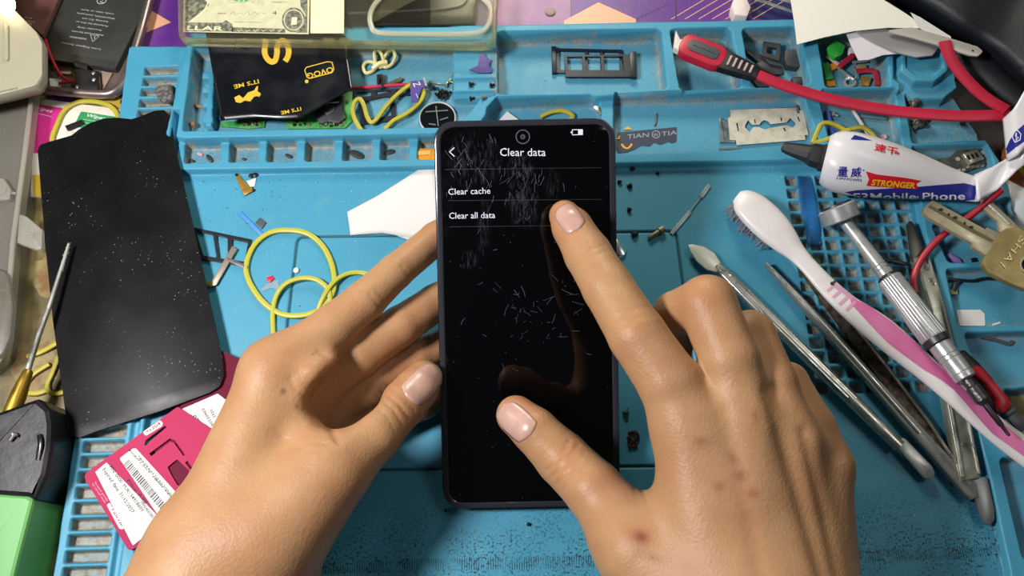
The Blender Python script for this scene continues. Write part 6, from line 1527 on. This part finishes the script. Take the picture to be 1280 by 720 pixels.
b = MB(); b.prism(poly([(1184, 318), (1188, 315), (1200, 322), (1204, 328), (1194, 326)], 1), -1.5, .6, .4); simple('crystal_chip', b, M('crystal', '#a98fe0', .12, trans=.3, coat=.5), 'shiny violet crystal chip in the side pocket below the key', 'chip')
b = MB(); b.prism(fillet(poly([(1196, 387), (1226, 387), (1231, 392), (1232, 407), (1200, 407)], -1), .001, 3), -1.5, -1.2); simple('white_label', b, white_p, 'white blank label with a cut corner in the side pocket', 'label')
simple('white_sliver', MB().prism(poly([(1240, 405), (1250, 402), (1251, 404), (1242, 407)], -1), -1.5, -.9), white_p, 'tiny white sliver beside the blank label', 'scrap')
t = thing('flex_cable', W(1195, 355, -1), 'short black flex cable with a tiny green connector in the side pocket', 'flex cable')
b = MB(); b.tube(sp3([(1186, 349, 0), (1200, 350, 0), (1216, 351, 0), (1232, 348, 0), (1262, 349, 0)], 6), PX(2, W(1200, 350, 0)), 8, flat=.4, up=(0, 0, 1)); b.tube(sp3([(1200, 351, 0), (1195, 356, 0), (1193, 364, 0)], 6), PX(2.4, W(1200, 350, 0)), 8, flat=.4, up=(0, 0, 1)); b.build('strip', M('flex_black', '#1d2022', .4), t)
b = MB(); b.prism(poly([(1188, 362), (1197, 362), (1197, 368), (1189, 368)], 0), -1.4, 0, .2); b.build('connector', M('conn_green', '#7f8f5a', .4), t)
b = MB(); b.tube(sp3([(1226, 421, -1), (1244, 425, -1), (1262, 430, -1), (1266, 426, -1)], 6), PX(2.6, W(1240, 424, 0)), 8, flat=.4, up=(0, 0, 1)); simple('flex_cable', b, M('flex_grey', '#474b50', .4), 'grey flex strip in the lower side pocket', 'flex cable')
simple('black_chip', MB().prism(fillet(poly([(1215, 322), (1221, 321), (1223, 326), (1217, 327)], 0), .0003, 3), -1.5, -.4, .2), blk, 'small black chip beside the violet crystal', 'chip')
b = MB(); b.tube(sp3([(1103, 323, .6), (1116, 326, 1), (1130, 329, 1), (1137, 331, .8)], 5), PX(2.4, W(1120, 326, 0)), 8, flat=.5, up=(0, 0, 1)); simple('metal_sliver', b, M('flex_black', '#1d2022'), 'dark sliver lying across the grid by the knife tip', 'scrap')
# ================================================================== middle of the mat
b = MB()
def paper1(u, v):
    A = along([(434, 265), (470, 246), (505, 224), (545, 198)], u); B = along([(438, 294), (478, 291), (520, 298), (560, 312)], u)
    return W(A[0] + (B[0] - A[0]) * v, A[1] + (B[1] - A[1]) * v, .5 + .8 * u + .3 * math.sin(v * 3))
b.grid(12, 8, paper1, .00025); simple('paper_sheet', b, white_p, 'white torn paper tucked under the phone edge near the fingertip', 'paper', smooth=180)
sheet('paper_sheet', [(478, 288), (520, 282), (545, 300), (540, 318), (508, 299)], .15, .25, white_p, 'lower white paper layer sticking out under the torn sheet')
yl2 = M('rubber_olive', '#b9b63a', .42, sss=.1)
band([(308, 340, .9), (316, 310, .9), (336, 292, .9), (360, 288, .9), (386, 293, .9), (405, 310, .9), (416, 335, .9), (417, 362, 1.4), (404, 384, 1.8), (380, 394, 1.4), (350, 392, .9), (324, 372, .9)], 3.5, 'large yellow rubber loop on the open mat beside the black panel', True, mat_=yl2)
band([(346, 430, .9), (341, 400, .9), (344, 374, 1.6), (356, 356, 2.4), (376, 348, 2.6), (396, 350, 2.6), (410, 362, 2.6), (412, 380, 2.2), (402, 392, 1.6), (400, 410, .9), (372, 440, .9)], 3.2, 'yellow rubber loop overlapping the large one, reaching under the hand', True, mat_=yl2)
band([(400, 392, 1.6), (404, 372, 3.4), (418, 352, 3.0), (436, 342, 1.4), (456, 342, .9), (474, 352, .9), (470, 380, .9), (430, 400, .9)], 3.0, 'yellow rubber loop mostly hidden behind the extended finger', True, mat_=yl2)
tray('black sim tray frame sticking out from under the black panel', (236, 283), (314, 299), (307, 333), (250, 324), [(.10, .12, .38, .86), (.44, .12, .62, .86), (.70, .14, .96, .84)], .1, 1.0, M('tray_metal', '#33373d', .35, .6), rr=.0006)
t = thing('metal_strip', W(280, 332, 1), 'tan metal strip lying across the sim tray frame by the black panel', 'strip')
b = MB(); b.prism(poly([(290, 307), (296, 311), (270, 356), (262, 358), (264, 352)], 2), 1.2, 1.8, .15); b.build('strip', M('strip_tan', '#9d9584', .4, .5), t)
b = MB(); b.prism(poly([(259, 352), (265, 352), (264, 358), (259, 357)], 2), 1.0, 2.0, .15); b.build('contact', M('gold_bit', '#c9a23a', .35, .6), t)
simple('metal_strip', MB().prism(poly([(284, 321), (310, 332), (309, 337), (282, 325)], 2), 1.2, 1.9, .15), steel_d, 'short grey metal strip over the corner of the sim tray frame', 'strip')
simple('blue_strip', MB().prism(poly([(297, 266), (301, 264), (331, 293), (327, 296)], .6), .1, .7, .1), M('strip_blue', '#4f8fd6', .4), 'light blue plastic strip beside the large rubber loop', 'strip')
simple('chip', MB().prism(poly([(319, 278), (325, 272), (333, 278), (327, 286)], .6), .1, .7, .1), M('chip_grey', '#4b5358', .45), 'small dark grey square chip beside the blue strip', 'chip')
t = thing('flex_connector', W(305, 232, 0), 'gold flex connector with a white tab below the slot row', 'connector')
b = MB(); b.prism(poly([(294, 220), (298, 217), (305, 226), (311, 232), (316, 238), (306, 244), (302, 238)], 1), .1, .6, .1); b.prism(poly([(302, 236), (315, 233), (316, 239), (306, 244)], 1), .6, 1.2, .15); b.build('gold_flex', M('gold_flex', '#c0953f', .35, .6), t)
b = MB(); b.prism(poly([(308, 226), (320, 222), (318, 232), (313, 234)], .8), .1, .5); b.build('white_tab', white_p, t)
b = MB()
for (x, y, s_) in ((296, 219, 2), (314, 220, 3), (319, 219, 3.4), (317, 238, 2)):
    p = W(x, y, .4); b.lathe(p, p + Vector((0, 0, 1)), [(0, PX(s_, p)), (.0006, PX(s_, p)), (.0010, PX(s_ * .5, p))], 8)
b.build('black_parts', blk, t)
simple('red_bit', MB().prism(poly([(333, 347), (340, 344), (343, 348), (338, 353), (334, 352)], .5), .05, .7, .2), M('bit_crimson', '#d0263f', .4), 'small crimson plastic bit inside the large rubber loop', 'bit')
b = MB(); b.prism(poly([(326, 362), (334, 354), (348, 350), (349, 362), (338, 360), (329, 364)], .3), .05, .3); simple('film_scrap', b, M('film_clear', '#bfd5dc', .2, trans=.4, alpha=.6), 'clear film scrap inside the large rubber loop', 'film')
b = MB(); p = W(370.5, 338.5, .1); b.lathe(p, p + Vector((0, 0, 1)), [(0, PX(3.6, p)), (.0008, PX(3.6, p)), (.0012, PX(2, p))], 14); simple('white_dot', b, white_p, 'white plastic dot inside the large rubber loop', 'bit')
# --- right of the phone
pn = thing('spring_pin', W(862, 262, 0), 'thin two ended metal pin lying on the mat beside the phone', 'pin'); pn_m = M('pin_grey', '#a9b8ba', .35, .4)
b = MB(); blade(b, [(839, 292), (863, 264)], [4.6, 4.6], .1, .8, .1); b.build('flat_end', pn_m, pn)
b = MB(); blade(b, [(876, 246), (887, 231)], [5, 5], .1, .8, .1); b.build('flat_end', pn_m, pn)
b = MB(); b.tube([W(862, 265, .7), W(877, 245, .7)], .0003, 6); b.build('link', pn_m, pn)
b = MB(); a, c = W(811, 298, 1.2), W(829, 286, 1.4); L_ = (c - a).length; b.lathe(a, c, [(0, .0010), (L_ * .1, .0013), (L_ * .7, .0013), (L_ * .72, .0020), (L_, .0019)], 12); simple('screw', b, M('screw_tan', '#7d7657', .4, .5), 'tan screw lying on the engraved line beside the phone', 'screw')
def lump(x, y, s_, lab, m_=None, nm='black_crumb', cat='debris piece'):
    p = W(x, y, 0); b = MB(); rq = random.Random(int(x * 7 + y)); rad = PX(s_ * .8, p)
    b.lathe(p + Vector((0, 0, .0001)), p + Vector((.0002, 0, .003)), [(0, rad * .7), (rad * .4, rad), (rad * 1.0, rad * .8), (rad * 1.4, rad * .2)], 9, wob=lambda j: rq.uniform(.55, 1.25))
    return simple(nm, b, m_ or M('crumb', '#17211f', .6), lab, cat, smooth=0)
lump(787, 233, 4.5, 'black crumb beside the upper phone edge'); lump(786, 263, 4.5, 'black crumb halfway down beside the phone edge'); lump(793, 294, 5.5, 'largest black crumb, below the engraved line beside the phone'); lump(774, 228, 4, 'black crumb touching the phone edge'); lump(822, 217, 3, 'flat black crumb under the ridge'); lump(790, 211, 4, 'brown black crumb right under the ridge by the phone')
b = MB(); b.prism(poly([(769, 300), (773, 300), (781, 318), (776, 321), (770, 316)], 1), .1, 1.6, .3); simple('foil_scrap', b, M('foil', '#d8dad6'), 'silver foil scrap touching the phone edge', 'scrap')
b = MB(); b.tube(sp3([(782, 310, .8), (780, 318, .8), (774, 322, .8)], 5), .0006, 6); simple('foil_curl', b, M('foil_teal', '#9fd4d6', .25, .6), 'tiny pale foil curl beside the phone edge', 'scrap')
t = thing('screw', W(783, 512, 0), 'small black headed screw between the phone and the pointing hand', 'screw'); a = W(781, 517, 1); screw_mesh(a, W(787, 506, 1) - a, .0034, .0005, .0014).build('shank', steel_d, t)
b = MB(); b.tube(sp3([(785, 541, .6), (795, 540, .9), (798, 548, .6), (788, 552, .9), (785, 546, 1.4), (796, 556, .6), (786, 558, .6), (797, 545, 1.2)], 5), PX(1.6, W(790, 548, 0)), 6); simple('wire_coil', b, M('coil_brown', '#4a2a26', .5), 'small dark brown wire tangle between the phone and the pointing hand', 'wire')
lump(1190, 604, 5, 'black smear crumb near the tweezers end'); lump(661, 655, 3.4, 'dark crumb on the mat below the phone'); lump(557, 638, 3, 'dark crumb at the phone lower corner')
# --- flakes in the slot row
for (x, y, s_, a, lab) in ((240, 201, 4, .2, 'dark flake in the first slot'), (262, 198, 6, .9, 'long dark flake in the first slot'), (250, 193, 4, .3, 'pink flake in the first slot'), (361, 195, 5, .4, 'dark flake in the third slot'), (446, 193, 10, .4, 'large dark oval flake in the fifth slot'), (487, 190, 7, -.2, 'brown flake in the sixth slot'), (305, 199, 3, .1, 'tiny dark flake in the second slot')):
    p = [W(x + s_ * math.cos(t) * math.cos(a) - s_ * .45 * math.sin(t) * math.sin(a), y + s_ * math.cos(t) * math.sin(a) + s_ * .45 * math.sin(t) * math.cos(a), -1) for t in [i * math.pi / 5 for i in range(10)]]
    simple('flake', MB().prism(p, -1.45, -.6, .2), M('flake_pink', '#d0a0a8') if 'pink' in lab else M('flake_dark', '#2f3430', .5), lab, 'flake')
b = MB(); p = W(140, 105, -4.5)
b.prism(fillet(poly([(194, 108), (214, 105), (216, 124), (204, 128), (196, 122)], 6), .001, 3), 4.2, 6.5, .8); simple('fluff_patch', b, M('fluff', '#4b4a47', .9, bump=(900, 1.0), var=(500, '#777570', .45, .6)), 'grey felt scrap on the slotted corner of the mat', 'scrap')
b = MB(); p = W(157, 130, -5); b.lathe(p, p + Vector((0, 0, 1)), [(0, PX(5, p)), (.002, PX(5, p)), (.003, PX(3, p)), (.001, PX(1.5, p))], 14); simple('dark_nut', b, M('lump_dark', '#45463f'), 'dark nut on the table beside the opened phone', 'nut')
simple('brown_bit', MB().tube(sp3([(242, 131, -1.6), (248, 133, -1.2), (256, 135, -1.6)], 5), .0010, 7), M('bit_rust', '#8a6a40', .5), 'brown bit in the back tray beside the film bag', 'bit')
lump(241, 157, 5, 'brown crumb in the near corner of the back tray', M('bit_rust', '#8a6a40'))
# --- grit scattered over mat
rg_ = random.Random(21); b = MB(); c = MB()
def grit(mb, x, y, z, s_):
    p = W(x, y, z); r = PX(s_, p); o = Vector((0, 0, r * .6)); k = [p + Vector((r * math.cos(i * 1.57 + x) * rg_.uniform(.6, 1.2), r * math.sin(i * 1.57 + x) * rg_.uniform(.6, 1.2), 0)) for i in range(4)]
    mb.add(k + [p + o], [(0, 1, 4), (1, 2, 4), (2, 3, 4), (3, 0, 4), (3, 2, 1, 0)])
for i in range(900):
    k = rg_.random()
    if k < .25: x, y = rg_.uniform(228, 980), 0; y = 214 - (x - 228) * .012 + abs(rg_.gauss(0, 8)); z = .05
    elif k < .55: x, y, z = rg_.uniform(420, 1230), rg_.gauss(676, 26), .05
    elif k < .75: x, y, z = rg_.gauss(300, 60), rg_.gauss(250, 30), .05
    else: x, y, z = rg_.uniform(300, 1150), rg_.uniform(225, 700), .05
    if x < 250 and y > 240: continue
    grit(b if rg_.random() < .62 else c, x, y, z, rg_.choice((.3, .35, .4, .5, .6, .9)) * (1.0 if k > .25 else .9))
for i in range(160):
    x, y = rg_.uniform(632, 828), rg_.uniform(54, 112); grit(c if i % 2 else b, x, y, -2.45, rg_.uniform(.3, .7))
o = b.build('debris', M('grit_dark', '#26302f', .7), smooth=0); tag(o, 'dark grit scattered over the blue mat', 'debris'); o['kind'] = 'stuff'
o = c.build('dust', M('grit_pale', '#c9c6b8', .7), smooth=0); tag(o, 'pale dust specks scattered over the blue mat', 'dust'); o['kind'] = 'stuff'
